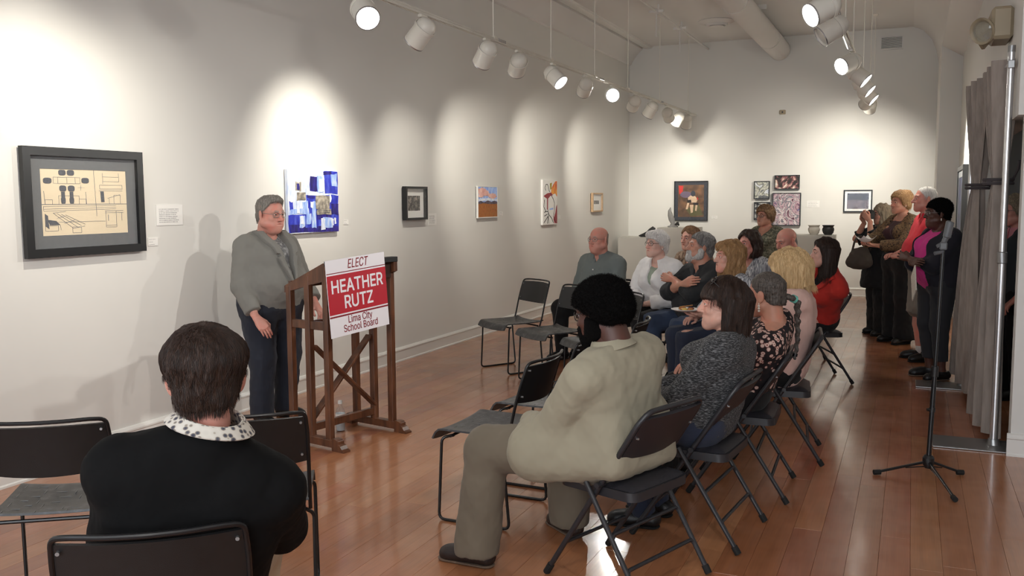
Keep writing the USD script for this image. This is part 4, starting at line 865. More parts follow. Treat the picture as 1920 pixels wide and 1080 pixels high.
def long_hair(L, v=.012, bottom=None, back=.0, open_w=.062, open_z=.062, fringe=0.0, res=.006, part=0.0, taper=1.0, extra=(), tuck=None):
    """hair falling to L below the ears, open over the face"""
    ax0, ay0 = .083 + v, .1 + v
    def fn(X, Y, Z):
        k = np.clip((.03 - Z) / (.03 + L), 0, 1); a = ax0 * (1 + (taper - 1) * k) + .012 * np.sin(k * 3.1); b = ay0 * (1 - .12 * k)
        q = (np.sqrt((X / a) ** 2 + ((Y + .02 + back * k) / b) ** 2) - 1) * a
        return np.maximum(q, np.maximum(Z - .035, -L - Z))
    pr = [(ell((0, -.014, .036), (ax0, ay0, .088 + v)), 0), ((fn, V3(-.16, -.2, -L), V3(.16, .16, .04)), .02)] + list(extra)
    zt = open_z - fringe
    mn = [(ell((part, .115, zt - .105), (open_w, .10, .105)), .012), (cone((0, .125, -.07), (0, .13, -.5), open_w * .95, open_w * 1.05), .02), (ell((0, .14, .0), (.075, .062, .06)), .01)]
    if fringe: mn = [(ell((0, .13, zt - .10), (open_w, .105, .10)), .012), (cone((0, .125, -.07), (0, .13, -.5), open_w * .95, open_w * 1.05), .02)]
    cuts = [] if tuck is None else [lambda X, Y, Z: np.minimum(Y - tuck[0] - .35 * np.maximum(Z + .02, 0), tuck[1] - Z) + 0 * X]
    return field(pr, res, .02, cuts, minus=mn)

EYE_W = plain('eye_white', (214, 208, 204), .25, .02); EYE_D = plain('eye_iris', (52, 40, 34), .2, .1, 90); plain('glass_rim', (40, 36, 36), .35); plain('rim_metal', (150, 146, 140), .3, metallic=.6)
def skin(name, rgb, lip=None):
    c = np.array(lin(rgb)); d = c * (1.12, .86, .84)
    M(name, {'g': ('geometry', {}), 'n': ('noise_texture', {'scale': 16, 'detail': 4}), 'r': ('rgb_ramp', {'ramp': [(.32, c * .93), (.5, c), (.72, np.clip(d, 0, 1))]}), 'bn': ('noise_texture', {'scale': 380, 'detail': 2}), 'b': ('bump', {'strength': .06, 'distance': .004}),
      'p': ('principled_bsdf', {'roughness': .48, 'specular_ior_level': .4})},
      [('g.position', 'n.vector'), ('n.fac', 'r.fac'), ('r.color', 'p.base_color'), ('g.position', 'bn.vector'), ('bn.fac', 'b.height'), ('b.normal', 'p.normal')])
    plain(name + '_lips', lip or tuple(np.array(rgb) * (.9, .7, .69)), .4, .05)
skin('skin_fair', (214, 164, 146)); skin('skin_rosy', (206, 146, 130)); skin('skin_pale', (218, 176, 160)); skin('skin_tan', (196, 142, 120)); skin('skin_dark', (84, 54, 44), (96, 52, 50)); skin('skin_deep', (78, 50, 42), (96, 50, 50))
def hairmat(name, a, b, rough=.5):
    ca, cb = np.array(lin(a)), np.array(lin(b))
    M(name, {'g': ('geometry', {}), 'mp': ('mapping', {'scale': (130, 130, 9)}), 'n': ('noise_texture', {'scale': 1.4, 'detail': 5, 'distortion': .5}), 'r': ('rgb_ramp', {'ramp': [(.3, ca), (.7, cb)]}), 'b': ('bump', {'strength': .5, 'distance': .006}),
      'p': ('principled_bsdf', {'roughness': rough, 'specular_ior_level': .35})}, [('g.position', 'mp.vector'), ('mp.vector', 'n.vector'), ('n.fac', 'r.fac'), ('r.color', 'p.base_color'), ('n.fac', 'b.height'), ('b.normal', 'p.normal')])
for n_, a, b in (('hair_darkbrown', (26, 18, 15), (62, 42, 32)), ('hair_black', (14, 12, 12), (36, 31, 30)), ('hair_grey', (110, 104, 98), (168, 162, 154)), ('hair_white', (176, 172, 168), (232, 228, 224)), ('hair_brown', (96, 70, 48), (160, 126, 92)), ('hair_auburn', (98, 70, 50), (164, 126, 92)), ('hair_gold', (128, 92, 60), (200, 160, 112)), ('hair_blonde', (184, 146, 98), (240, 212, 164)),
                 ('hair_ash', (96, 84, 72), (170, 152, 126)), ('hair_streaked', (40, 34, 31), (100, 92, 86)), ('hair_saltpepper', (78, 76, 74), (150, 146, 142)), ('beard_grey', (150, 146, 142), (206, 202, 198))): hairmat(n_, a, b)
plain('afro', (15, 13, 13), .95, .25, 300, 1.0, 700, spec=.1); plain('brow_dark', (40, 30, 26), .8); plain('brow_light', (140, 112, 92), .8); plain('brow_grey', (150, 144, 138), .8)
plain('pearl', (226, 220, 210), .2)

def strands(parent, mesh, mat, n, length, width, seed, crown=(0, -.03, .12), curly=0.0, lift=.004, down=.5):
    """fine hair lying over the hair mesh (in head coordinates already turned into the person's frame by fix)"""
    m, fix = mesh; r = np.random.RandomState(seed); tri = m.triangles; ar = np.linalg.norm(np.cross(tri[:, 1] - tri[:, 0], tri[:, 2] - tri[:, 0]), axis=1)
    k = r.choice(len(tri), n, p=ar / ar.sum()); a, b = r.rand(n), r.rand(n); fl_ = a + b > 1; a[fl_], b[fl_] = 1 - a[fl_], 1 - b[fl_]
    p = tri[k, 0] + a[:, None] * (tri[k, 1] - tri[k, 0]) + b[:, None] * (tri[k, 2] - tri[k, 0]); nn = meshkit.arrays(m, True)[2][m.faces[k]].mean(1); nn /= np.linalg.norm(nn, axis=1, keepdims=True) + 1e-9
    d = (p - np.array(crown)) * (1, 1, .25); d /= np.linalg.norm(d, axis=1, keepdims=True) + 1e-9; d = d + (0, 0, -down) + .3 * (r.rand(n, 3) - .5)
    if curly: d = nn + curly * (r.rand(n, 3) - .5) * 2
    else:
        d -= nn * (d * nn).sum(1, keepdims=True)
    d /= np.linalg.norm(d, axis=1, keepdims=True) + 1e-9; L = length * (.6 + .6 * r.rand(n, 1)); out = []
    if curly:
        q = p - nn * .004
        for j in range(5): out.append(q + d * L * j / 4 + (r.rand(n, 3) - .5) * L * .55 * (j > 0))
    else:
        from scipy.spatial import cKDTree
        tree, vn, q = cKDTree(m.vertices), meshkit.arrays(m, True)[2], p - nn * .001; off = lift * (.15 + .85 * r.rand(n, 1)); out.append(q)
        for j in range(1, 6):
            q = q + d * L / 5; k = tree.query(q)[1]; nv = vn[k]; out_ = ((q - m.vertices[k]) * nv).sum(1, keepdims=True); stick = (nv[:, 2:] > -.45)
            q = np.where(stick, q - nv * (out_ - off * math.sin(j * .52)), q); d = np.where(stick, d - nv * (d * nv).sum(1, keepdims=True), d * (.4, .4, 1) + (0, 0, -.7)); d = d + (0, 0, -.12) + .10 * (r.rand(n, 3) - .5); d /= np.linalg.norm(d, axis=1, keepdims=True) + 1e-9; out.append(q)
    P_ = np.stack(out, 1); bad = ((P_[:, :, 1] > .062) & (P_[:, :, 2] < .05) & (np.abs(P_[:, :, 0]) < .075)).any(1) if not curly else np.zeros(n, bool); P_ = P_[~bad]; n = len(P_); shp = P_.shape; P_ = fix(P_.reshape(-1, 3)).astype(f32)
    c = UsdGeom.BasisCurves.Define(stage, numbered(parent, 'hair_strands')); c.CreateTypeAttr('linear')
    c.CreateCurveVertexCountsAttr(Vt.IntArray.FromNumpy(np.full(n, shp[1], np.int32))); c.CreatePointsAttr(Vt.Vec3fArray.FromNumpy(P_)); w = np.tile(np.linspace(1, .35, shp[1]) * width, n).astype(f32)
    c.CreateWidthsAttr(Vt.FloatArray.FromNumpy(w)); c.SetWidthsInterpolation('vertex'); UsdShade.MaterialBindingAPI.Apply(c.GetPrim()).Bind(mats[mat]); tag(str(c.GetPath()), kind='stuff')
def ik(a, t, l1, l2, pole):
    a, t = V3(*a), V3(*t); d = t - a; L = min(np.linalg.norm(d), (l1 + l2) * .998); d = nrm(d); x = (l1 * l1 - l2 * l2 + L * L) / (2 * L); y = math.sqrt(max(l1 * l1 - x * x, 0))
    p = V3(*pole); p = nrm(p - d * (p @ d)); return a + d * x + p * y, a + d * L
def person(label, pos, facing, head, look, sit=True, yaw=0, pitch=0, roll=0, arms=None, knees=None, ankles=None, s=1.0, b=None, seat=.462, h=.0105, seed=1, toes=None, twist=0, group=None, auto=None):
    """builds one person; returns a namespace of the joints in the person's own frame (facing +y)"""
    B = dict(hip=1.0, waist=1.0, chest=1.0, belly=0.0, bust=0.0, sh=1.0, limb=1.0, drop=0.0); B.update(b or {})
    if auto is not None:
        q_ = nrm(V3(*facing, 0)); pos = (head[0] - q_[0] * auto, head[1] - q_[1] * auto)
    rz = face(*facing); c, sn = math.cos(-rz), math.sin(-rz)
    loc = lambda p: V3(c * (p[0] - pos[0]) - sn * (p[1] - pos[1]), sn * (p[0] - pos[0]) + c * (p[1] - pos[1]), p[2])
    T = thing('person', label, 'person', (pos[0], pos[1], 0), rz, group)
    J = type('J', (), {})(); J.T, J.loc, J.rz, J.pos, J.facing = T, loc, rz, pos, facing
    Hc = loc(head); Rh = rot(yaw, pitch, roll); hs = s * look.get('hs', 1.0)
    Pz = (seat + .095) if sit else .895 * s; P_ = V3(0, 0, Pz)
    N_ = Hc + (Rh @ V3(0, -.045, -.15)) * .5 * hs + V3(0, -.042, -.15) * .5 * hs; u = nrm(N_ - P_); Lt = np.linalg.norm(N_ - P_)
    r = rot(twist) @ V3(1, 0, 0); r = nrm(r - u * (r @ u)); f = np.cross(u, r); r0 = V3(1, 0, 0); f0 = nrm(np.cross(u, r0))
    J.P, J.N, J.u, J.r, J.f, J.Hc, J.Rh, J.hs = P_, N_, u, r, f, Hc, Rh, hs
    at = lambda k, x=0, y=0, rr=None, ff=None: P_ + u * (Lt * k) + (r if rr is None else rr) * x * s + (f if ff is None else ff) * y * s
    J.at = at
    shw = .168 * B['sh']; S = {sd: at(.855 - B['drop'], sd * shw, -.01) for sd in (-1, 1)}; J.S = S
    lu, lf = .285 * s, .25 * s
    A_ = arms or {}
    W_, E_ = {}, {}
    for sd in (-1, 1):
        a = A_.get(sd) or dict(w=(sd * .12, .30 if sit else .04, .64 if sit else .82), pole=(sd * .7, -.6, -.3))
        E_[sd], W_[sd] = ik(S[sd], a['w'], lu, lf, a.get('pole', (sd * .7, -.5, -.4)))
    J.E, J.W = E_, W_
    hw = .092 * B['hip']
    HJ = {sd: P_ + V3(sd * hw * s, .0, -.01) for sd in (-1, 1)}; K, An = {}, {}
    for sd in (-1, 1):
        if sit:
            K[sd] = V3(*(knees or {}).get(sd, (sd * .15, .43 * s, seat + .055))); An[sd] = V3(*(ankles or {}).get(sd, (K[sd][0], K[sd][1] - .02, .085)))
        else:
            An[sd] = V3(*(ankles or {}).get(sd, (sd * .10, -.01, .085))); K[sd] = V3(*((knees or {}).get(sd) or (HJ[sd] * .5 + An[sd] * .5 + V3(0, .03, .01))))
    J.K, J.An = K, An
    lm = B['limb']
    def torso(t, low=True):
        w, cst, hp = B['waist'], B['chest'], B['hip']
        o = [(cone(at(.02, -.07 * hp, 0, r0, f0), at(.02, .07 * hp, 0, r0, f0), .112 * hp * s + t, .112 * hp * s + t, f0, 1.06), .05)] if low else []
        o += [(cone(at(.27, -.06 * w), at(.27, .06 * w), .098 * w * s + t, .098 * w * s + t, f, 1.05), .06), (cone(at(.5, -.062 * w, -.005), at(.5, .062 * w, -.005), .102 * w * s + t, .102 * w * s + t, f, 1.08), .06),
              (cone(at(.68, -.07 * cst), at(.68, .07 * cst), .103 * cst * s + t, .103 * cst * s + t, f, 1.08), .06), (cone(at(.805 - B['drop'] * .6, -.095 * cst, -.015), at(.805 - B['drop'] * .6, .095 * cst, -.015), .076 * s + t, .076 * s + t, f, 1.05), .05),
              (cone(at(.862 - B['drop'], -shw * .95, -.012), at(.862 - B['drop'], shw * .95, -.012), .052 * s + t, .052 * s + t), .05)]
        for sd in (-1, 1): o.append((cone(at(.99, sd * .028, -.012), at(.872 - B['drop'], sd * shw * .85, -.012), .045 * s + t * .7, .05 * s + t), .05))
        if B['belly']: o.append((ell(at(.3, 0, .055 + .05 * B['belly']), (.155 * w + t, .10 + .05 * B['belly'] + t, .15 + t)), .07))
        if B['bust']: o += [(ell(at(.66, sd * .078, .095), (.068 * B['bust'] + t,) * 3), .05) for sd in (-1, 1)]
        return o
    def arm(sd, t, frac=1.0, k=.018):
        el, wr = E_[sd], W_[sd]; o = [(cone(S[sd], el, .056 * lm * s + t, .043 * lm * s + t), k)]
        if frac <= .5:
            q = S[sd] + (el - S[sd]) * frac * 2; return [(cone(S[sd], q, .058 * lm * s + t, .052 * lm * s + t, cut=(q, nrm(el - S[sd]))), k)]
        q = el + (wr - el) * ((frac - .5) * 2); r1 = (.042 + (.031 - .042) * ((frac - .5) * 2)) * lm * s
        return o + [(cone(el, q, .043 * lm * s + t, r1 + t, cut=(q, nrm(wr - el))), .02)]
    def leg(sd, t, flare=0.0, cut=None, upto=1.0):
        o = [(cone(HJ[sd], K[sd], .086 * B['hip'] * s + t, .060 * lm * s + t), .05)]
        q = K[sd] + (An[sd] - K[sd]) * upto
        return o + [(cone(K[sd], q, .056 * lm * s + t, .042 * s + t + flare, cut=cut), .03)]
    J.torso, J.arm, J.leg = torso, arm, leg
    # skin: one continuous body
    mats_skin = look['skin']
    pr = torso(-.004) + [(cone(N_ - u * .03, N_ + (Hc - N_) * .5, .058 * look.get('neck', 1) * s, .05 * look.get('neck', 1) * s), .03)]
    for sd in (-1, 1):
        pr += [(cone(S[sd], E_[sd], .05 * lm * s, .039 * lm * s), .04), (cone(E_[sd], W_[sd], .04 * lm * s, .027 * s), .02)]
        pr += [(cone(HJ[sd], K[sd], .08 * s, .052 * s), .04), (cone(K[sd], K[sd] * .62 + An[sd] * .38, .05 * s, .05 * lm * s), .02), (cone(K[sd] * .62 + An[sd] * .38, An[sd], .05 * lm * s, .034 * s), .02)]
        td = nrm(V3(*(toes or {}).get(sd, (sd * .18, 1, 0)))); hl = An[sd] - td * .045 + V3(0, 0, .035 - An[sd][2]); bl = An[sd] + td * .125 * s + V3(0, 0, .03 - An[sd][2])
        J.__dict__.setdefault('foot', {})[sd] = (hl, bl, td)
        pr += [(cone(An[sd], hl, .034 * s, .028), .02), (cone(hl, bl, .03, .028), .02)]
    body = field(pr, .015, .03)
    hd = head_mesh(look); hd.vertices = (hd.vertices * hs) @ Rh.T + Hc; ld = lids(look); ld.vertices = (ld.vertices * hs) @ Rh.T + Hc
    parts = [body, hd, ld]; J.hand = {}
    for sd in (-1, 1):
        a = A_.get(sd) or {}
        m = hand(a.get('curl', .55), a.get('spread', 0.0), a.get('thumb', .5)); v = m.vertices * s * look.get('hand', 1.0)
        if sd < 0: v = v * (-1, 1, 1)
        y = nrm(V3(*a['dir'])) if 'dir' in a else nrm(W_[sd] - E_[sd]); z = V3(*a.get('back', (0, .3, 1))); z = nrm(z - y * (z @ y)); x = np.cross(y, z)
        o = W_[sd] + y * .018
        m = trimesh.Trimesh(v @ np.stack([x, y, z]) + o, m.faces[:, ::-1] if sd < 0 else m.faces, process=False); parts.append(m); J.hand[sd] = (o, x, y, z)
    mf = []
    try:
        acc = None
        for p in parts:
            q = manifold3d.Manifold(manifold3d.Mesh(np.asarray(p.vertices, f32), np.asarray(p.faces, np.uint32)))
            if q.status() != manifold3d.Error.NoError: raise ValueError
            acc = q if acc is None else acc + q
        whole = acc
    except Exception:
        whole = cat_(parts)
    obj('body', whole, mats_skin, T, smooth=60)
    J.hl = lambda m: trimesh.Trimesh((m.vertices * hs) @ Rh.T + Hc, m.faces, process=False)
    for sd in (-1, 1):
        e = trimesh.creation.icosphere(2, .0122); e.apply_translation((sd * .0315, .0745, .0035)); e_ = obj('eye', J.hl(e), 'eye_white', T, smooth=True)
        i = trimesh.creation.icosphere(2, .0062); i.vertices *= (1, .55, 1); i.apply_translation((sd * .0315, .0845, .0035)); obj('iris', J.hl(i), look.get('iris', 'eye_iris'), e_, smooth=True)
        br = field([(cone((sd * .014, .0925, .0265), (sd * .034, .0865, .0295), .0033, .0033), .003), (cone((sd * .034, .0865, .0295), (sd * .05, .0715, .0225), .0031, .002), .003)], .0026, .003)
        obj('eyebrow', J.hl(br), look.get('brow', 'brow_dark'), T, smooth=True)
    lp = field([(cone((-.023, .0855, -.0615), (-.006, .0885, -.0585), .0034, .005), .004), (cone((-.006, .0885, -.0585), (.006, .0885, -.0585), .005, .005), .004), (cone((.006, .0885, -.0585), (.023, .0855, -.0615), .005, .0034), .004), (cone((-.016, .0862, -.0705), (.016, .0862, -.0705), .0052, .0052), .004)], .0024, .004, minus=[(cone((-.022, .0935, -.0652), (.022, .0935, -.0652), .0018, .0018), .003)])
    obj('lips', J.hl(lp), mats_skin + '_lips', T, smooth=True)
    hr = look.get('hair')
    if hr is not None:
        m, mt = hr; hp = obj('hair', J.hl(m), mt, T, smooth=50); sn_ = look.get('strands', (1500, .03, .0014))
        if sn_: strands(hp, (m, lambda q_: (q_ * hs) @ Rh.T + Hc), mt, sn_[0], sn_[1], sn_[2], seed + 50, curly=look.get('curly', 0.0), lift=look.get('lift', .0035))
    if look.get('beard'):
        m, mt = look['beard']; obj('beard', J.hl(m), mt, T, smooth=True)
    if look.get('glasses'):
        g = look['glasses']; rims = []
        for sd in (-1, 1): rims.append(tube([(sd * .033 + .0235 * a, .097 - .012 * abs(sd * .033 + .0235 * a) / .056, .002 + .018 * b_) for a, b_ in rrect(2, 2, .75, 5)], .0018, 6, closed=True))
        rims += [tube([(-.01, .0975, .006), (0, .1, .008), (.01, .0975, .006)], .0018, 6)] + [tube([(sd * .056, .085, .007), (sd * .074, .05, .007), (sd * .08, -.005, .008), (sd * .078, -.02, -.002)], .0018, 6) for sd in (-1, 1)]
        gp = obj('glasses', J.hl(cat_(rims)), g, T, smooth=50)
        obj('lens', J.hl(cat_([sheet(lambda u_, v_, sd=sd: np.stack([sd * .033 + .022 * (2 * u_ - 1), .097 - .0115 * np.abs(sd * .033 + .022 * (2 * u_ - 1)) / .056, .002 + .0165 * (2 * v_ - 1)], -1), 4, 4, .001) for sd in (-1, 1)])), 'lens_glass', gp, smooth=False)
    if look.get('earring'):
        for sd in (-1, 1): obj('earring', J.hl(tube([(sd * .083, -.004, -.042), (sd * .085, -.003, -.052), (sd * .085, -.003, -.066)], [.003, .006, .002], 8) if look['earring'] == 'drop' else trimesh.creation.icosphere(1, .006).apply_translation((sd * .086, -.004, -.04))), 'pearl', T, smooth=True)
    return J
def top(J, name, mat, t=.014, hem=None, sleeve=.95, k=.018, v=None, amp=.010, seed=1, h=.0105, label=None, sl_t=None, extra=(), high=1.0, minus=(), arms=True, tilt=.3):
    """a garment over trunk and arms; hem: how far below the hips' middle it ends; v: (depth, half width) of the front opening"""
    pr = J.torso(t) + (sum([J.arm(sd, t if sl_t is None else sl_t, sleeve, k) for sd in (-1, 1)], []) if arms else []) + list(extra)
    cuts = []
    if hem is not None: cuts.append(half(J.P - J.u * hem, -J.u))
    top_ = J.N + J.u * .042 * high; cuts.append(half(top_, nrm(J.u + J.f * tilt)))
    if v:
        d_, w_ = v; N, u, r, f = J.N, J.u, J.r, J.f
        def wedge(X, Y, Z):
            x, y, z = X - N[0], Y - N[1], Z - N[2]; a = np.abs(x * r[0] + y * r[1] + z * r[2]); b_ = -(x * u[0] + y * u[1] + z * u[2]); c_ = x * f[0] + y * f[1] + z * f[2]
            return -np.maximum(a - w_ * np.clip(1 - b_ / d_, -1, 1.25), -(c_ - .0))
        cuts.append(wedge)
    m = field(pr, h, .04, cuts, minus); rumple(m, amp * .75, (15, 15, 11), seed, 3)
    return obj(name, m, mat, J.T, smooth=60, label=label)
def band(J, name, mat, t, v, wide=.05, h=.006, lift=.006, down=None):
    """lapels: strips beside the front opening, lying on the garment"""
    d_, w_ = v; N, u, r, f = J.N, J.u, J.r, J.f
    def strip(X, Y, Z):
        x, y, z = X - N[0], Y - N[1], Z - N[2]; a = np.abs(x * r[0] + y * r[1] + z * r[2]); b_ = -(x * u[0] + y * u[1] + z * u[2]); c_ = x * f[0] + y * f[1] + z * f[2]
        e = w_ * np.clip(1 - b_ / d_, 0, 1.3); wd = wide * np.clip(1.15 - b_ / d_, .12, 1) * (1 - .45 * ((b_ > d_ * .36) & (b_ < d_ * .41)))
        return np.maximum(np.maximum(e - .004 - a, a - e - wd), np.maximum(-c_ + .01, np.maximum(b_ - d_ * 1.02, -b_ - .03)))
    base = J.torso(t + lift, low=False); m = field(base, h, .04, [strip])
    return obj(name, m, mat, J.T, smooth=50)
def collar(J, mat, r0=.062, r1=.078, z0=-.012, z1=.045, gap=.35, name='collar', th=.0045, tilt=.35, parent=None):
    """stand or fold-down collar round the neck, open in front by gap (radians each side)"""
    N, u, r, f = J.N + J.f * .008, nrm(J.u + J.f * -tilt * .3 + J.f * tilt), J.r, J.f
    f = nrm(J.f - u * (J.f @ u))
    def fn(U, Vv):
        a = np.pi / 2 + gap + (2 * np.pi - 2 * gap) * U; R_ = (r1 + (r0 - r1) * Vv)
        z = z0 + (z1 - z0) * Vv - .012 * (1 - Vv) * np.cos(a - np.pi / 2)
        return N + (np.cos(a) * R_)[..., None] * r + (np.sin(a) * R_)[..., None] * f + z[..., None] * u
    def fold(U, Vv):
        a = np.pi / 2 + gap + (2 * np.pi - 2 * gap) * U; R_ = (r0 + .006 + (r1 - r0 + .014) * Vv)
        z = z1 - (z1 - z0 + .004) * Vv * 1.0 - .012 * Vv * np.cos(a - np.pi / 2) - .02 * Vv * np.exp(-((U - .5) / .44) ** 8 * 0) * (np.abs(U - .5) > .42)
        return N + (np.cos(a) * R_)[..., None] * r + (np.sin(a) * R_)[..., None] * f + z[..., None] * u
    return obj(name, cat_([sheet(fn, 40, 5, th), sheet(fold, 40, 5, th)]), mat, J.T, smooth=50)
def trousers(J, mat, t=.012, flare=.004, waist=.1, amp=.010, seed=1, hem=.055, h=.0105, upto=1.0, name='trousers', hemk=None):
    cuts = [half(J.P + J.u * waist, J.u)]
    cuts.append(lambda X, Y, Z: hem - Z + 0 * X + 0 * Y)
    pr = J.torso(t)[:2] + sum([J.leg(sd, t, flare, None if upto >= 1 else (J.K[sd] + (J.An[sd] - J.K[sd]) * upto, nrm(J.An[sd] - J.K[sd])), upto) for sd in (-1, 1)], [])
    m = field(pr, h, .03, cuts); rumple(m, amp * .75, (15, 15, 10), seed, 3); return obj(name, m, mat, J.T, smooth=60)
def shoes(J, mat, sole='rubber', heel=0.0, h=.006, boot=False):
    for sd in (-1, 1):
        hl, bl, td = J.foot[sd]; up = V3(0, 0, 1); n = np.cross(td, up)
        pr = [(cone(hl + up * .012, bl + up * .004, .04, .041, up, 1.1), .02), (cone(hl + up * .012, J.An[sd] + up * .01, .038, .04, cut=(J.An[sd] - up * .005, up)), .02), (cone(bl - td * .05 + up * .02, bl + td * .025, .036, .03), .02)]
        m = field(pr, h, .02, [lambda X, Y, Z: .012 - Z + 0 * X + 0 * Y]); s_ = obj('shoe', m, mat, J.T, smooth=50)
        pr = [(cone(hl, bl + td * .02, .045, .045), .01)]; m = field(pr, h, .01, [lambda X, Y, Z: np.maximum(.001 - Z, Z - .014) + 0 * X + 0 * Y]); obj('sole', m, sole, s_, smooth=30)
folded = lambda z=.93, f_=.24: {-1: dict(w=(.09, f_, z), pole=(-.9, .1, -.5), dir=(.9, .1, .1), back=(.1, 1, .4), curl=.5), 1: dict(w=(-.07, f_ + .03, z - .03), pole=(.9, .1, -.5), dir=(-.9, -.05, .25), back=(-.1, 1, .2), curl=.4)}
lap = lambda f_=.27, z=.66, x=.05: {sd: dict(w=(sd * x, f_ + (.02 if sd > 0 else 0), z + (.025 if sd > 0 else 0)), pole=(sd * .8, -.5, -.4), dir=(-sd * .75, .6, -.15), back=(0, .15, 1), curl=.45) for sd in (-1, 1)}
thigh = lambda f_=.3, z=.665, x=.15: {sd: dict(w=(sd * x, f_, z), pole=(sd * .7, -.6, -.3), dir=(-sd * .1, 1, -.15), back=(0, .1, 1), curl=.35) for sd in (-1, 1)}
# ------------------------------------------------------------------ the people
def cloth(name, rgb, rough=.9, var=.06, scale=5, bump=.12, bscale=600, sheen=.06, **k): plain(name, rgb, rough, var, scale, bump, bscale, sheen=sheen, **k)
cloth('knit_black', (8, 8, 9), sheen=.0, bump=.12, spec=.2); cloth('wool_grey', (126, 124, 118), bscale=500, bump=.35); cloth('linen_tan', (148, 141, 122), var=.03, bump=.08, bscale=700, sheen=.05); cloth('chino_taupe', (106, 96, 82)); cloth('chino_beige', (178, 160, 136))
cloth('denim_dark', (34, 38, 50), bump=.35, bscale=600); cloth('denim_blue', (58, 72, 98), bump=.4, bscale=600, var=.15, scale=9); cloth('denim_navy', (36, 44, 64), bump=.35, bscale=600); cloth('trouser_black', (20, 20, 22)); cloth('trouser_charcoal', (38, 38, 42))
cloth('shirt_greygreen', (112, 119, 117), bump=.15); cloth('shirt_white', (230, 227, 225), bump=.15, var=.03); cloth('tee_green', (150, 160, 144)); cloth('shirt_charcoal', (40, 41, 43), bump=.2); cloth('blazer_red', (186, 44, 34)); cloth('tee_black', (20, 19, 22)); cloth('polo_red', (206, 44, 58)); cloth('top_pink', (204, 46, 132)); cloth('blazer_navy', (24, 22, 32)); cloth('shorts_grey', (130, 122, 112)); cloth('blouse_pink', (222, 186, 176), var=.03); cloth('orange_shirt', (232, 108, 40)); cloth('burgundy', (62, 34, 38)); cloth('taupe_bag', (82, 72, 64)); cloth('rust_top', (130, 76, 50)); cloth('white_sock', (220, 218, 214)); cloth('jacket_slate', (44, 48, 52)); cloth('scarf_pink', (214, 140, 146))
plain('shoe_dark', (36, 26, 24), .5, .1, 20); plain('shoe_black', (18, 17, 18), .45); plain('sole_tan', (110, 92, 78), .7); plain('phone_black', (14, 14, 18), .2); plain('tie_teal', (110, 190, 176), .6); plain('gold_metal', (190, 160, 90), .3, metallic=.8); plain('button_white', (226, 224, 220), .3)
ramped('floral_collar', [(.16, (60, 62, 74)), (.3, (104, 102, 108)), (.38, (160, 148, 132)), (.46, (206, 200, 190)), (.9, (214, 208, 198))], 62, kind='f1', rough=.9)
ramped('plaid_grey', [(.3, (108, 110, 112)), (.5, (136, 136, 136)), (.62, (176, 176, 174))], 34, 3, .9, (1.6, 1.6, .5))
ramped('marl_grey', [(.34, (20, 20, 22)), (.5, (48, 48, 50)), (.64, (112, 112, 114))], 70, 5, .95, (1, 1, 5), sheen=.05, bump=.2)
ramped('floral_dark', [(.14, (150, 80, 70)), (.2, (222, 200, 188)), (.36, (206, 170, 158)), (.42, (110, 66, 62)), (.48, (34, 24, 26)), (.8, (24, 20, 24))], 36, kind='f1', rough=.9)
ramped('leopard', [(.3, (40, 30, 24)), (.45, (92, 70, 48)), (.55, (128, 102, 70)), (.66, (48, 36, 28))], 42, 3, .85)
ramped('jacket_olive', [(.34, (70, 70, 56)), (.5, (112, 112, 94)), (.64, (150, 146, 126))], 40, 5, .9)
ramped('print_tan', [(.34, (70, 54, 44)), (.47, (128, 104, 86)), (.58, (184, 160, 138)), (.7, (96, 76, 62))], 26, 4, .9, (1, 1, .35))
ramped('stripe_grey', [(.4, (118, 120, 128)), (.5, (158, 160, 166)), (.6, (206, 206, 208))], 40, 3, .9, (3, 1, .2))
ramped('dot_paper', [(.0, (120, 106, 96)), (.14, (120, 106, 96)), (.2, (222, 214, 200)), (1, (222, 214, 200))], 60, kind='f1', rough=.8)
def at_px(px, py, scale):
    """the point seen at a pixel of the photograph at the depth where a metre is "scale" pixels: used once, to measure the photograph"""
    k = FPX / scale; return CAM + _F * k + _R * ((px - 960) / FPX * k) + _U * ((540 - py) / FPX * k)
bob_extra = lambda L: ()
def seated(*a, **k): return person(*a, auto=.09, **k)
# 1 woman in black cardigan, seen from behind
hair1 = rumple(cap(.014, res=.004, ys=(-.14, -.10, -.07, -.048, -.03, .012, .03, .062, .09, .12), zs=(-.066, -.064, -.056, -.03, .014, .022, .024, .045, .06, .065), extra=((ell((0, -.05, -.005), (.066, .07, .08)), .02), (ell((0, -.02, .055), (.1, .115, .078)), .02))), .008, (40, 40, 16), 3, 3)
J = person('woman with short dark brown hair seen from behind in a black cardigan and speckled collar', (2.85, 1.78), (-.6, .80), at_px(386, 708, 748), dict(skin='skin_rosy', ear=1, hair=(hair1, 'hair_darkbrown'), strands=(12000, .026, .001), lift=.0025, res=.004), arms=thigh(.3, .66, .15), b=dict(hip=1.15, waist=1.3, chest=1.15, bust=1.2, sh=1.1, limb=1.2, belly=.4, drop=.09), h=.008, yaw=4, knees={1: (.19, .43, .51), -1: (-.16, .43, .51)})
top(J, 'cardigan', 'knit_black', .02, .1, .96, amp=.010, seed=2, h=.008, high=1.2, tilt=.0); top(J, 'blouse', 'floral_collar', .008, .05, .5, h=.009, high=.6, arms=False); collar(J, 'floral_collar', .072, .088, .036, .062, .3); trousers(J, 'chino_beige', .016, seed=3); shoes(J, 'shoe_black')
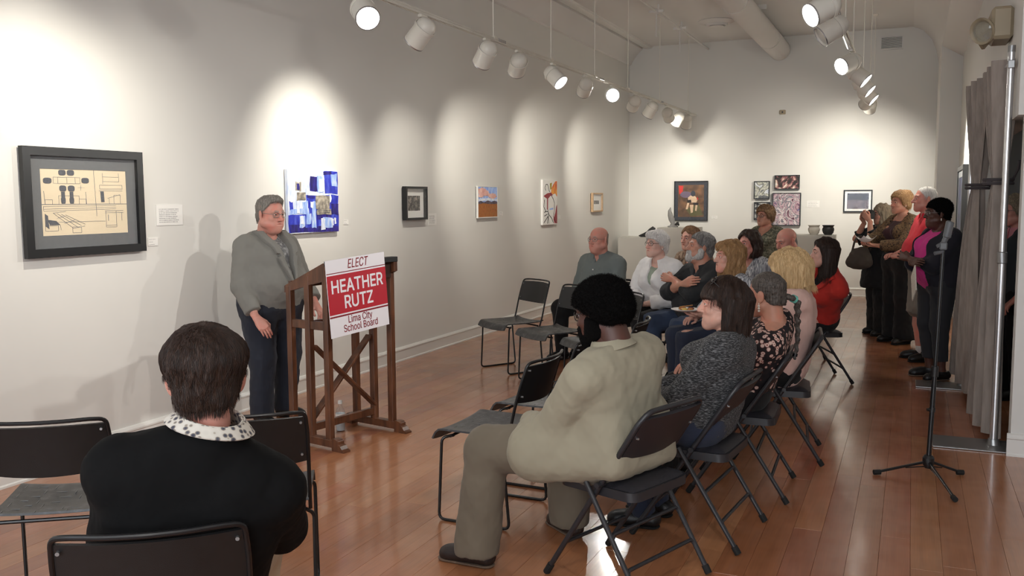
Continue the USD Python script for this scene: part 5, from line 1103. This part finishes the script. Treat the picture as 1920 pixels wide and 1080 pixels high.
# 2 the speaker
hair2 = rumple(cap(.005, res=.004, ys=(-.13, -.09, -.05, -.022, .012, .03, .055, .085, .12), zs=(-.07, -.066, -.045, -.005, .024, .05, .084, .1, .11), extra=((ell((0, .03, .094), (.062, .056, .036)), .02),)), .009, (50, 50, 30), 5, 3)
J = person('woman speaker standing behind the lectern in a grey blazer, with short grey hair and glasses', None, (.95, -.2), at_px(508, 401, 262), dict(skin='skin_rosy', hair=(hair2, 'hair_grey'), glasses='rim_metal', fat=.9, w=1.08, jaw=1.2, neck=1.15, brow='brow_grey', earring='stud', res=.0036, hs=1.04, strands=(4000, .02, .001)), sit=False, auto=.03, yaw=2, pitch=-6,
  arms={1: dict(w=(.27, .16, .81), pole=(.5, -.9, -.1), dir=(-.25, .55, -.8), back=(.5, .6, .5), curl=.5), -1: dict(w=(-.24, .2, .86), pole=(-.6, -.8, -.2), dir=(.2, .7, -.6), back=(-.3, .5, .7), curl=.5)},
  s=.985, b=dict(hip=1.32, waist=1.42, chest=1.25, bust=1.25, sh=1.12, limb=1.35, belly=.75, drop=.03), h=.0095, ankles={1: (.13, .02, .085), -1: (-.13, -.03, .085)}, toes={1: (.25, 1, 0), -1: (-.2, 1, 0)})
V2 = (.38, .075)
top(J, 'blouse', 'plaid_grey', .007, .13, .4, h=.009, high=.5, arms=False, amp=.006, tilt=.6); top(J, 'blazer', 'wool_grey', .02, .15, .93, v=V2, amp=.012, seed=6, h=.009, high=.6, sl_t=.016)
band(J, 'lapel', 'wool_grey', .02, V2, .055, lift=.027); collar(J, 'wool_grey', .07, .092, -.02, .022, .75); obj('lapel_pin', trimesh.creation.icosphere(2, .014).apply_translation(J.at(.72, -.10, .155)), 'button_white', J.T, smooth=True)
trousers(J, 'denim_dark', .02, .02, amp=.016, seed=7); shoes(J, 'shoe_black')
obj('necklace', tube([J.N + J.r * .058 * math.cos(a) + J.f * (.03 + .055 * math.sin(a)) - J.u * (.015 + .05 * max(math.sin(a), 0)) for a in np.linspace(-.4, 3.54, 24)], .0035, 6), 'pearl', J.T)
# 3 man in tan jacket
afro = rumple(field([(ell((0, -.022, .04), (.112, .12, .098)), .02), (ell((0, -.06, -.008), (.096, .083, .072)), .03)], .005, .02, cuts=[interp_cut((-.2, -.1, -.05, -.02, .012, .04, .075, .1, .14), (-.066, -.066, -.06, -.03, .004, .03, .048, .055, .055), .8)]), .007, (110, 110, 110), 4, 3)
beard = lambda t: field([(cone((s * .062, .005, -.035), (s * .05, .012, -.07), .0165 + t, .02 + t), .02) for s in (-1, 1)] + [(cone((s * .05, .012, -.07), (0, .074, -.103), .021 + t, .02 + t), .02) for s in (-1, 1)] + [(cone((-.026, .083, -.055), (0, .0905, -.047), .005 + t * .5, .006 + t * .5), .006), (cone((.026, .083, -.055), (0, .0905, -.047), .005 + t * .5, .006 + t * .5), .006), (cone((-.027, .083, -.056), (-.024, .078, -.09), .006 + t, .01 + t), .01), (cone((.027, .083, -.056), (.024, .078, -.09), .006 + t, .01 + t), .01)], .0042, .02)
J = person('man in a tan jacket seen from behind, with round black hair and beard', (3.50, 3.62), (-.93, .36), at_px(1125, 584, 452), dict(skin='skin_deep', hair=(afro, 'afro'), beard=(rumple(beard(.015), .004, (120, 120, 120), 2), 'afro'), glasses='glass_rim', neck=1.12, res=.004, strands=(9000, .012, .0014), curly=1.0), yaw=6, pitch=-16,
  arms={-1: dict(w=(-.12, .36, .62), pole=(-.55, -.5, -.6), dir=(.5, .8, -.3), back=(-.3, .3, 1), curl=.6), 1: dict(w=(.12, .38, .62), pole=(.8, -.5, -.2), dir=(-.5, .7, -.3), back=(.2, .3, 1), curl=.6)},
  knees={-1: (-.30, .45, .52), 1: (.2, .44, .51)}, ankles={-1: (-.35, .47, .085), 1: (.21, .42, .085)}, toes={-1: (-.35, 1, 0), 1: (.3, 1, 0)}, s=1.06, b=dict(hip=1.1, waist=1.16, chest=1.16, sh=1.16, limb=1.18, belly=.3, drop=.03), h=.0085)
P_ = J.P
skirt = [(cone(P_ + V3(-.11, -.01, .05), P_ + V3(-.25, .2, -.01), .135, .13), .06), (cone(P_ + V3(.11, -.01, .05), P_ + V3(.19, .16, -.01), .135, .12), .06), (cone(P_ + V3(-.12, -.07, .12), P_ + V3(.12, -.07, .12), .1, .1), .06), (cone(P_ + V3(-.15, -.1, .10), P_ + V3(.15, -.1, .10), .075, .075), .06), (cone(P_ + V3(-.165, -.125, .03), P_ + V3(.165, -.125, .03), .058, .058), .06), (cone(P_ + V3(-.175, -.15, -.035), P_ + V3(.175, -.15, -.035), .045, .045), .06), (cone(P_ + V3(-.19, -.05, -.02), P_ + V3(-.25, .14, -.05), .07, .065), .05)]
top(J, 'jacket', 'linen_tan', .02, .12, .97, amp=.011, seed=9, h=.0085, high=.75, extra=skirt, v=(.4, .045), sl_t=.017); collar(J, 'linen_tan', .068, .086, .004, .044, .8); top(J, 'shirt', 'tee_black', .008, .05, .4, h=.011, high=.4, arms=False)
trousers(J, 'chino_taupe', .024, .03, amp=.014, seed=11, h=.009); shoes(J, 'shoe_dark', 'sole_tan')
# 4 bald man, grey-green shirt
fringe = lambda v=.002: cap(v, top=.055, zs=(-.075, -.07, -.05, -.01, .02, .03, .05, .1, .1))
J = J4 = seated('bald man with glasses in a grey-green button shirt, leftmost of the audience', None, (-.35, -.94), at_px(1122, 449, 187), dict(skin='skin_rosy', hair=(fringe(-.003), 'hair_grey'), strands=None, glasses='rim_metal', fat=.6, w=1.05, jaw=1.15, neck=1.2, brow='brow_grey'), yaw=-2, arms=lap(.26, .64), s=1.06, b=dict(hip=1.15, waist=1.35, chest=1.18, sh=1.12, limb=1.2, belly=.8, drop=.03), knees={-1: (-.22, .44, .52), 1: (.2, .44, .52)})
top(J, 'shirt', 'shirt_greygreen', .014, .02, .95, amp=.014, seed=12, h=.0095, v=(.07, .028)); collar(J, 'shirt_greygreen', .064, .082, -.012, .03, .4)
for k in range(4): obj('button', trimesh.creation.icosphere(1, .008).apply_translation(J.at(.74 - .15 * k, 0, (.125, .145, .165, .185)[k] + .012)), 'button_white', J.T)
trousers(J, 'trouser_black', .014); shoes(J, 'shoe_black')
# 5 white-haired woman, white shirt
hair5 = rumple(cap(.014, zs=(-.08, -.078, -.06, -.02, -.01, .01, .038, .05, .055), extra=((ell((.01, .045, .085), (.075, .05, .035)), .02), (ell((-.06, .02, .02), (.03, .05, .05)), .02), (ell((.06, .02, .03), (.03, .05, .045)), .02))), .009, (38, 38, 18), 6, 3)
J = J5 = seated('woman with short white hair and dark glasses in a white shirt, holding a phone', None, (-.5, -.87), at_px(1231, 458, 206), dict(skin='skin_pale', hair=(hair5, 'hair_white'), glasses='glass_rim', brow='brow_grey', earring='stud'), yaw=-8, pitch=4, roll=0,
  arms={1: dict(w=(.04, .30, .68), pole=(.9, -.3, -.5), dir=(-.7, .6, 0), back=(0, .3, 1), curl=.7), -1: dict(w=(-.06, .28, .66), pole=(-.9, -.3, -.5), dir=(.7, .5, -.1), back=(0, .3, 1), curl=.7)}, b=dict(hip=1.1, waist=1.15, chest=1.05, bust=1.0, limb=1.2))
top(J, 'undershirt', 'tee_green', .006, .02, .4, high=.1, tilt=.9, arms=False); top(J, 'shirt', 'shirt_white', .017, .05, .9, v=(.22, .06), amp=.02, seed=14, h=.0095, sl_t=.024); collar(J, 'shirt_white', .064, .09, -.015, .03, .6); trousers(J, 'trouser_black', .014); shoes(J, 'shoe_black')
o, x, y, z = J.hand[-1]; c_, s_ = math.cos(J.rz), math.sin(J.rz)
def to_world(J, p, pos): return V3(pos[0] + math.cos(J.rz) * p[0] - math.sin(J.rz) * p[1], pos[1] + math.sin(J.rz) * p[0] + math.cos(J.rz) * p[1], p[2])
pw = to_world(J, J.hand[-1][0] + V3(.04, .075, .03), J.pos); t = thing('mobile_phone', 'black phone in the lap of the white-haired woman', 'phone', pw, J.rz + .8); obj('case', box(-.037, .037, -.075, .075, -.004, .004, .003), 'phone_black', t); obj('screen', box(-.033, .033, -.068, .068, .0041, .0046), 'lens_glass', t, smooth=False)
# 6 woman in tan print behind
hair6 = rumple(long_hair(.07, .006, tuck=(.02, .05), open_z=.09, open_w=.062), .014, (40, 40, 12), 7, 2)
J = J6 = seated('woman with pinned-back light brown hair in a tan patterned top, second row', None, (-.5, -.87), at_px(1294, 447, 185), dict(skin='skin_fair', hair=(hair6, 'hair_auburn')), yaw=-2, arms=lap(), b=dict(hip=1.1, waist=1.1, bust=1.0)); top(J, 'top', 'print_tan', .016, .05, .95, v=(.14, .07), amp=.012, seed=15); trousers(J, 'trouser_black'); shoes(J, 'shoe_black')
# 7 grey bearded man, arms folded
hair7 = rumple(cap(.006, zs=(-.09, -.086, -.065, -.02, .008, .02, .055, .074, .08)), .01, (46, 46, 24), 8, 3)
J = J7 = seated('grey-bearded man in a black shirt and jeans with folded arms, looking up to the left', None, (-.62, -.78), at_px(1313, 463, 215), dict(skin='skin_tan', hair=(hair7, 'hair_saltpepper'), beard=(rumple(beard(.013), .003, (120, 120, 120), 3), 'beard_grey'), brow='brow_grey', neck=1.2, fat=.4, jaw=1.1, nose=1.15), yaw=-22, pitch=9, arms=folded(.90, .31), s=1.06, b=dict(hip=1.12, waist=1.4, chest=1.22, sh=1.14, limb=1.25, belly=1.3, drop=.03), knees={-1: (-.22, .46, .53), 1: (.2, .46, .53)})
top(J, 'shirt', 'shirt_charcoal', .016, .02, .72, amp=.013, seed=16, h=.0095, v=(.08, .03)); collar(J, 'shirt_charcoal', .066, .084, -.014, .03, .45); trousers(J, 'denim_blue', .018, .012, amp=.014, seed=17); shoes(J, 'shoe_dark')
# 8 dark-haired woman, grey marled cardigan
hair8 = rumple(long_hair(.165, .014, tuck=(-.004, .03), open_z=.06, open_w=.058, fringe=.012, taper=.93, res=.005), .02, (36, 36, 7), 9, 2)
J = person('woman with shoulder-length dark hair and sunglasses pushed up, in a grey marled cardigan', (3.76, 4.27), (-.97, .1), at_px(1356, 572, 398), dict(skin='skin_fair', hair=(hair8, 'hair_darkbrown'), strands=(8000, .07, .001), earring='stud', res=.0036, brow='brow_dark'), yaw=18, pitch=3, arms=lap(.27, .63, .07), b=dict(hip=1.12, waist=1.15, chest=1.03, bust=1.05, limb=1.1), ankles={-1: (-.1, .27, .085), 1: (.1, .27, .085)}, h=.0085)
top(J, 'cardigan', 'marl_grey', .018, .14, .93, amp=.012, seed=18, h=.0085, v=(.3, .06), high=.9); top(J, 'blouse', 'tee_black', .006, .05, .4, high=.2, tilt=.8, arms=False); trousers(J, 'denim_navy', .012); shoes(J, 'shoe_black')
sgl = [tube([(sd * .034 + .028 * a, .03 - .02 * 0 + .004, .132 + .0) if False else (sd * .034 + .026 * a, .052 + .012 * b_, .112 - .014 * b_) for a, b_ in rrect(2, 2, .7, 5)], .0032, 6, closed=True) for sd in (-1, 1)] + [tube([(sd * .06, .05, .11), (sd * .09, .0, .07), (sd * .095, -.05, .03)], .003, 6) for sd in (-1, 1)]
sg_ = obj('sunglasses', J.hl(cat_(sgl)), 'glass_rim', J.T, smooth=50); obj('dark_lens', J.hl(cat_([ell_m for ell_m in [trimesh.creation.icosphere(2, 1).apply_scale((.025, .012, .012)).apply_translation((sd * .034, .052, .112)) for sd in (-1, 1)]])), 'phone_black', sg_, smooth=True)
# 9 woman with wavy golden hair, jeans and a plate
hair9 = rumple(long_hair(.15, .02, tuck=(.036, .05), open_z=.084, open_w=.06, res=.0055, part=.01), .028, (26, 26, 12), 10, 2)
J = J9 = seated('woman with wavy golden-brown hair in profile, in jeans, holding a snack plate', None, (-.78, -.62), at_px(1366, 483, 240), dict(skin='skin_fair', hair=(hair9, 'hair_gold'), strands=(4000, .05, .0014), lift=.007, brow='brow_light'), yaw=-6, pitch=4,
  arms={-1: dict(w=(-.02, .30, .70), pole=(-.9, -.3, -.4), dir=(.3, .9, .1), back=(.3, -.2, -1), curl=.5), 1: dict(w=(.12, .3, .66), pole=(.9, -.4, -.3), dir=(-.5, .8, 0), back=(0, .2, 1), curl=.5)}, b=dict(hip=1.1, waist=1.1, bust=1.0), knees={-1: (-.12, .5, .55), 1: (.12, .48, .53)}, ankles={-1: (-.1, .52, .085), 1: (.12, .45, .085)})
top(J, 'top', 'stripe_grey', .015, .05, .95, v=(.14, .06), amp=.012, seed=20); trousers(J, 'denim_navy', .016, .01, amp=.012, seed=21); shoes(J, 'shoe_black')
pw = to_world(J, J.hand[-1][0] + V3(.02, .13, .03), J.pos); t = thing('paper_plate', 'white paper plate of snacks held above the jeans of the golden-haired woman', 'plate', pw)
obj('plate', lathe([(0, 0), (.075, .0), (.105, .014), (.112, .015), (.112, .018), (.104, .018), (.074, .004), (0, .004)], 36), 'paper_white', t, smooth=40)
plain('biscuit', (190, 130, 74), .8, .2, 60); plain('meat', (120, 60, 48), .6, .2, 50); plain('cheese', (222, 186, 100), .6, .05)
for x_, y_, m_, r_ in ((-.03, .02, 'biscuit', .03), (.035, .03, 'meat', .026), (.0, -.035, 'cheese', .024), (.045, -.03, 'biscuit', .022)): obj('snack', trimesh.creation.icosphere(2, r_).apply_scale((1, .8, .45)).apply_translation((x_, y_, .018)), m_, t, smooth=True)
obj('wafer', bar((-.05, .0, .03), (.05, .03, .045), .02, .006), 'biscuit', t)
# 10 woman, dark brown hair, striped top
hair10 = rumple(long_hair(.13, .014, tuck=(.03, .05), open_z=.09, open_w=.064, part=-.01), .022, (30, 30, 10), 11, 2)
J = J10 = seated('woman with wavy dark brown hair in a grey-white striped top, second row', None, (-.55, -.83), at_px(1404, 457, 202), dict(skin='skin_rosy', hair=(hair10, 'hair_darkbrown'), fat=.3), yaw=-4, arms=lap(), b=dict(hip=1.15, waist=1.15, bust=1.1, chest=1.05)); top(J, 'top', 'stripe_grey', .017, .05, .95, amp=.012, seed=22, v=(.12, .05)); trousers(J, 'denim_navy'); shoes(J, 'shoe_black')
# 11 standing woman with glasses
hair11 = rumple(cap(.022, zs=(-.07, -.07, -.06, -.04, -.03, -.01, .045, .06, .065), extra=((ell((.06, -.02, .0), (.04, .06, .06)), .02), (ell((-.06, -.02, .0), (.04, .06, .06)), .02))), .014, (30, 30, 22), 12, 3)
J = person('woman with short light brown hair and glasses standing in a green-grey jacket behind the audience', None, (-.52, -.85), at_px(1434, 405, 166), dict(skin='skin_tan', hair=(hair11, 'hair_brown'), glasses='glass_rim'), sit=False, auto=.03, yaw=-4, s=.95, arms={sd: dict(w=(sd * .24, .06, .80), pole=(sd * .5, -.9, 0)) for sd in (-1, 1)}, b=dict(hip=1.15, waist=1.15, bust=1.1, chest=1.06))
top(J, 'blouse', 'tee_black', .006, .1, .4, high=.1, tilt=1.0, arms=False); top(J, 'jacket', 'jacket_olive', .018, .14, .95, v=(.3, .085), amp=.014, seed=24); trousers(J, 'trouser_black'); shoes(J, 'shoe_black')
# 12 bald man, orange shirt
J = J12 = seated('bald man in an orange shirt leaning forward in the second row', None, (-.6, -.8), at_px(1474, 452, 190), dict(skin='skin_rosy', hair=(fringe(-.005), 'hair_saltpepper'), strands=None, fat=.4, w=1.08, neck=1.2, brow='brow_grey'), yaw=-6, pitch=-16, arms=lap(), s=1.06, b=dict(waist=1.2, chest=1.15, sh=1.1, limb=1.15, belly=.5)); top(J, 'shirt', 'orange_shirt', .014, .03, .5, amp=.012, seed=25); collar(J, 'orange_shirt', .066, .084, -.014, .026, .45); trousers(J, 'trouser_charcoal'); shoes(J, 'shoe_black')
# 13 woman with braid, floral top
hair13 = rumple(cap(-.002, res=.0045, ys=(-.13, -.09, -.05, -.022, .012, .03, .062, .09, .12), zs=(-.06, -.058, -.05, -.02, .01, .03, .06, .074, .08)), .006, (70, 20, 70), 13, 2)
J = person('woman with grey-streaked hair in a braid and a dark floral top', (3.84, 5.05), (-1, -.02), at_px(1436, 552, 352), dict(skin='skin_tan', hair=(hair13, 'hair_streaked'), strands=None, res=.004, brow='brow_grey'), yaw=-22, pitch=-4, arms=lap(), b=dict(hip=1.1, waist=1.1, bust=1.0, limb=1.05), h=.009)
top(J, 'blouse', 'floral_dark', .012, .12, .55, amp=.012, seed=26, h=.009, high=.25, tilt=.2); trousers(J, 'trouser_black'); shoes(J, 'shoe_black')
br_, q0 = [], J.Hc + J.Rh @ V3(.035, -.105, -.015)
path = [q0, q0 + V3(.045, -.05, -.02), J.N + V3(.075, -.11, .015), J.N + V3(.085, -.115, -.06), J.N + V3(.09, -.11, -.14), J.N + V3(.085, -.10, -.2)]
pf = np.array(fillet(path, .05, 4)); dl = np.concatenate([[0], np.cumsum(np.linalg.norm(np.diff(pf, axis=0), axis=1))]); pt = lambda q: np.array([np.interp(q, dl, pf[:, i]) for i in range(3)])
nl = 15
for k in range(nl):
    a, b_ = pt(dl[-1] * k / nl), pt(dl[-1] * min((k + 1.5) / nl, 1)); sd = (-1) ** k; r_ = .0175 * (1 - .45 * k / nl); off = V3(.7, .7, 0) * sd * r_ * .5; br_.append(cone(a + off, b_ - off * .4, r_, r_ * .8))
obj('braid', rumple(field(br_, .0045, .003), .004, (90, 90, 90), 5), 'hair_streaked', J.T, smooth=60); obj('hair_tie', tube([pt(.03) - V3(.0, 0, .0), pt(.055)], .021, 12), 'tie_teal', J.T); obj('braid_tie', tube([pt(dl[-1] * .93), pt(dl[-1] * .97)], .013, 10), 'phone_black', J.T)
for sd in (-1, 1): obj('earring', J.hl(cat_([tube([(sd * .083, -.004, -.038), (sd * .085, -.004, -.05)], .002, 6)] + [trimesh.creation.icosphere(1, .0065).apply_translation((sd * .086, -.004, -.055 - .013 * k)) for k in range(3)])), 'pearl', J.T, smooth=True)
# 14 blonde woman, pink blouse
hair14 = rumple(long_hair(.115, .026, open_z=.068, open_w=.064, res=.005, taper=1.05, extra=((ell((0, -.05, .0), (.11, .09, .1)), .03),)), .016, (34, 34, 6), 14, 2)
J = person('woman with a blonde bob and pale pink blouse, looking down', (3.93, 5.8), (-.97, .05), at_px(1478, 508, 300), dict(skin='skin_fair', hair=(hair14, 'hair_blonde'), strands=(7000, .06, .0011), glasses='glass_rim', brow='brow_light', res=.004), yaw=12, pitch=-14, arms=lap(), b=dict(hip=1.15, waist=1.15, bust=1.05, chest=1.05, limb=1.1), h=.009)
top(J, 'blouse', 'blouse_pink', .02, .14, .75, amp=.015, seed=28, h=.009, high=.4); trousers(J, 'trouser_black', .012); shoes(J, 'shoe_black')
# 15 woman in red blazer
hair15 = rumple(long_hair(.2, .008, tuck=(.034, .055), open_z=.092, open_w=.06, taper=1.1, back=-.02, res=.0055), .012, (40, 40, 5), 15, 2)
J = person('woman with long dark hair in a bright red blazer with folded arms', (3.93, 8.27), (-.85, -.52), at_px(1546, 474, 226), dict(skin='skin_fair', hair=(hair15, 'hair_darkbrown'), strands=(4000, .06, .0013)), yaw=-14, arms=folded(.84, .25), b=dict(bust=1.0), h=.009, knees={-1: (-.1, .44, .52), 1: (.1, .44, .52)})
V15 = (.34, .07)
top(J, 'top', 'tee_black', .006, .05, .4, high=.1, tilt=1.0, arms=False); top(J, 'blazer', 'blazer_red', .016, .14, .98, v=V15, amp=.012, seed=30, h=.009); band(J, 'lapel', 'blazer_red', .016, V15, .045, lift=.022); trousers(J, 'trouser_black'); shoes(J, 'shoe_black')
# 16 photographer
hair16 = rumple(long_hair(.17, .012, tuck=(.05, .05), open_z=.07, open_w=.06, res=.006), .02, (36, 36, 7), 16, 2)
J = person('woman in black holding a camera to her face, bag on her arm', None, (-.95, -.4), at_px(1653, 402, 162), dict(skin='skin_tan', hair=(hair16, 'hair_ash')), sit=False, auto=.03, yaw=4, pitch=-3, s=.95,
  arms={-1: dict(w=(-.1, .2, 1.33), pole=(-.6, .1, -.9), dir=(.5, .5, .8), back=(-.6, .7, 0), curl=.8), 1: dict(w=(.1, .19, 1.31), pole=(.6, .1, -.9), dir=(-.45, .55, .7), back=(.6, .7, 0), curl=.8)}, b=dict(hip=1.25, waist=1.25, bust=1.2, chest=1.12, limb=1.2), h=.011)
top(J, 'tunic', 'tee_black', .03, .3, .5, amp=.016, seed=31, extra=[(cone(J.P + V3(0, 0, .1), J.P - V3(0, 0, .25), .2, .24), .05)]); trousers(J, 'trouser_black', .04, .05, amp=.02, seed=32); shoes(J, 'shoe_black')
pw = to_world(J, J.Hc + J.Rh @ V3(0, .135, .0), J.pos); t = thing('camera', 'black camera held to the face of the woman taking a picture', 'camera', pw, J.rz + math.radians(4)); obj('camera_body', box(-.065, .065, -.03, .03, -.045, .045, .01), 'black_plastic', t); obj('lens_barrel', place(lathe([(0, 0), (.035, 0), (.035, .05), (.031, .06), (0, .06)], 24), (1, 0, 0), None, (0, 1, 0), (0, .028, -.005)), 'black_plastic', t); obj('viewfinder', box(-.02, .02, -.025, .02, .043, .062, .005), 'black_plastic', t); obj('front_glass', place(lathe([(0, .0601), (.026, .0601), (.02, .063), (0, .064)], 20), (1, 0, 0), None, (0, 1, 0), (0, .028, -.005)), 'lens_glass', t)
pw = at_px(1612, 482, 163); t = thing('shoulder_bag', 'large soft taupe bag hanging from the arm of the woman with the camera', 'bag', pw, J.rz)
bag = field([(ell((0, 0, .0), (.07, .13, .12)), 0), (ell((0, 0, -.06), (.08, .16, .08)), .05)], .01, .03, [half((0, 0, .13), (0, .15, 1))]); obj('pouch', rumple(bag, .02, (14, 14, 14), 5), 'taupe_bag', t, smooth=60)
obj('strap', tube([(.0, -.09, .06), (.0, -.06, .2), (.0, .0, .25), (.0, .06, .2), (.0, .09, .06)], .012, 8, .05), 'taupe_bag', t)
# 17 leopard jacket
hair17 = rumple(cap(.02, zs=(-.09, -.088, -.075, -.045, -.03, .0, .05, .064, .07), extra=((ell((0, -.05, .05), (.09, .09, .09)), .02),)), .012, (30, 30, 14), 17, 3)
J = person('standing woman with short blonde hair in a leopard print jacket, holding a napkin', None, (-.8, -.6), at_px(1688, 380, 172), dict(skin='skin_tan', hair=(hair17, 'hair_gold'), earring='stud'), sit=False, auto=.03, yaw=2, s=1.0,
  arms={-1: dict(w=(-.06, .32, 1.08), pole=(-.9, -.2, -.6), dir=(.4, .85, .1), back=(.2, -.2, -1), curl=.5), 1: dict(w=(.1, .38, 1.1), pole=(.9, -.2, -.5), dir=(-.6, .5, .2), back=(0, .4, 1), curl=.7)}, b=dict(hip=1.12, waist=1.12, bust=1.1, limb=1.1), h=.011)
V17 = (.9, .10)
top(J, 'top', 'burgundy', .014, .12, .4, high=.1, tilt=.9, arms=False); top(J, 'jacket', 'leopard', .02, .2, .96, v=V17, amp=.014, seed=34); trousers(J, 'trouser_black', .03, .05, amp=.014, seed=35); shoes(J, 'shoe_black')
pw = to_world(J, J.hand[-1][0] + V3(.03, .12, .035), J.pos); t = thing('paper_napkin', 'white paper napkin with a snack on the open hand of the woman in leopard print', 'napkin', pw, J.rz); obj('napkin', sheet(lambda u_, v_: np.stack([(u_ - .5) * .16, (v_ - .5) * .16, .02 * ((u_ - .5) ** 2 + (v_ - .5) ** 2) * 8], -1), 9, 9, .003), 'paper_white', t, smooth=True); obj('snack', trimesh.creation.icosphere(2, .035).apply_scale((1, .9, .6)).apply_translation((0, 0, .024)), 'biscuit', t, smooth=True)
# 18 man in red polo and shorts
J = person('white-haired man in a red polo shirt and grey shorts standing in profile', None, (-.95, -.3), at_px(1734, 373, 193), dict(skin='skin_rosy', hair=(cap(-.005, zs=(-.085, -.08, -.06, -.015, .014, .03, .075, .1, .1)), 'hair_white'), brow='brow_grey', neck=1.15, nose=1.15), sit=False, auto=.03, yaw=-2, pitch=2, s=1.03, arms={-1: dict(w=(-.1, .25, 1.03), pole=(-.8, -.5, -.6), dir=(.7, .7, 0), back=(0, .3, 1), curl=.5), 1: dict(w=(.08, .27, 1.03), pole=(.8, -.5, -.6), dir=(-.7, .7, .1), back=(0, .3, 1), curl=.5)}, b=dict(waist=1.2, chest=1.1, sh=1.05, limb=1.1, belly=.5), h=.011)
top(J, 'polo_shirt', 'polo_red', .016, .1, .36, amp=.012, seed=36); collar(J, 'polo_red', .064, .084, -.014, .028, .5); trousers(J, 'shorts_grey', .035, .03, amp=.012, seed=37, upto=.06, name='shorts', hem=.42)
for sd in (-1, 1): obj('sock', field([(cone(J.An[sd] + V3(0, 0, -.03), J.An[sd] + V3(0, 0, .05), .04, .043, cut=(J.An[sd] + V3(0, 0, .045), V3(0, 0, 1))), 0)], .007, 0), 'white_sock', J.T, smooth=60)
shoes(J, 'shoe_black')
# 19 woman in pink top and black blazer
af19 = rumple(cap(.008, zs=(-.06, -.06, -.05, -.03, -.01, .012, .045, .058, .062), res=.005, extra=((ell((0, -.035, .05), (.09, .1, .084)), .02),)), .008, (90, 90, 90), 18, 3)
J = person('standing woman with clear glasses in a bright pink top and black blazer, arms folded', None, (-.88, -.46), at_px(1757, 400, 215), dict(skin='skin_dark', hair=(af19, 'afro'), glasses='rim_metal', earring='drop', fat=.2, strands=(4000, .012, .0018), curly=1.0), sit=False, auto=.03, yaw=-6, s=.98, arms={-1: dict(w=(.05, .23, 1.06), pole=(-.9, -.1, -.6), dir=(.85, .3, .2), back=(0, 1, .4), curl=.5, spread=.6), 1: dict(w=(-.04, .26, 1.03), pole=(.9, -.1, -.6), dir=(-.9, .1, .1), back=(0, 1, .5), curl=.4)}, b=dict(hip=1.18, waist=1.2, bust=1.25, chest=1.08, limb=1.15, belly=.3), h=.0095)
V19 = (2.2, .12)
top(J, 'top', 'top_pink', .012, .26, .4, high=.45, tilt=.65, arms=False, amp=.012, seed=38, h=.0095); top(J, 'blazer', 'blazer_navy', .022, .17, .72, v=V19, amp=.012, seed=39, h=.0095); trousers(J, 'trouser_charcoal', .012, 0, amp=.01, seed=40, hem=.17, hemk=1); shoes(J, 'shoe_black', 'sole_tan')
obj('necklace', tube([J.N + J.r * .05 * math.cos(a) + J.f * (.03 + .075 * math.sin(a)) - J.u * (.0 + .13 * max(math.sin(a), 0)) for a in np.linspace(-.4, 3.54, 24)], .0028, 6), 'gold_metal', J.T)
pw = to_world(J, V3(-.12, .28, .88), J.pos); t = thing('paper_bag', 'pale dotted paper bag held by the woman in the pink top', 'paper bag', pw, J.rz - .35)
m = box(-.11, .11, -.006, .006, -.14, .1, .003); m.apply_transform(trimesh.transformations.rotation_matrix(.55, (0, 1, 0))); obj('pouch', m, 'dot_paper', t)
# 20 person at the right edge, beyond the opening
hair20 = rumple(cap(.02, zs=(-.09, -.088, -.07, -.04, -.03, .0, .05, .06, .065)), .018, (34, 34, 18), 19, 3)
J = person('person with short reddish-grey hair in a dark jacket half hidden behind the drape pole', None, (-.9, -.35), at_px(1903, 396, 238), dict(skin='skin_rosy', hair=(hair20, 'hair_ash'), earring='stud', glasses='rim_metal'), sit=False, auto=.03, s=.98, arms={sd: dict(w=(sd * .22, .08, .84), pole=(sd * .5, -.9, 0)) for sd in (-1, 1)}, b=dict(hip=1.15, waist=1.15, bust=1.0), h=.011)
top(J, 'shirt', 'polo_red', .01, .2, .4, amp=.008, arms=False, high=.2); top(J, 'jacket', 'jacket_slate', .02, .12, .95, amp=.012, seed=41, v=(.3, .06)); collar(J, 'scarf_pink', .062, .09, -.03, .03, .2, name='scarf'); trousers(J, 'trouser_black'); shoes(J, 'shoe_black')
# chairs hidden under the second rows are the same folding chairs, where their legs can be seen
for J_, l in ((J4, 'dark folding chair under the bald man in the grey-green shirt'), (J5, 'dark folding chair under the white-haired woman'), (J7, 'dark folding chair under the grey-bearded man'), (J9, 'dark folding chair under the woman with the snack plate'),
              (J6, 'dark folding chair under the woman in the tan patterned top'), (J10, 'dark folding chair under the woman in the striped top'), (J12, 'dark folding chair under the bald man in orange')):
    q_ = nrm(V3(*J_.facing, 0)); dup(c1, (J_.pos[0] + q_[0] * .03, J_.pos[1] + q_[1] * .03, 0), face(*J_.facing), l, 'dark padded folding chairs')
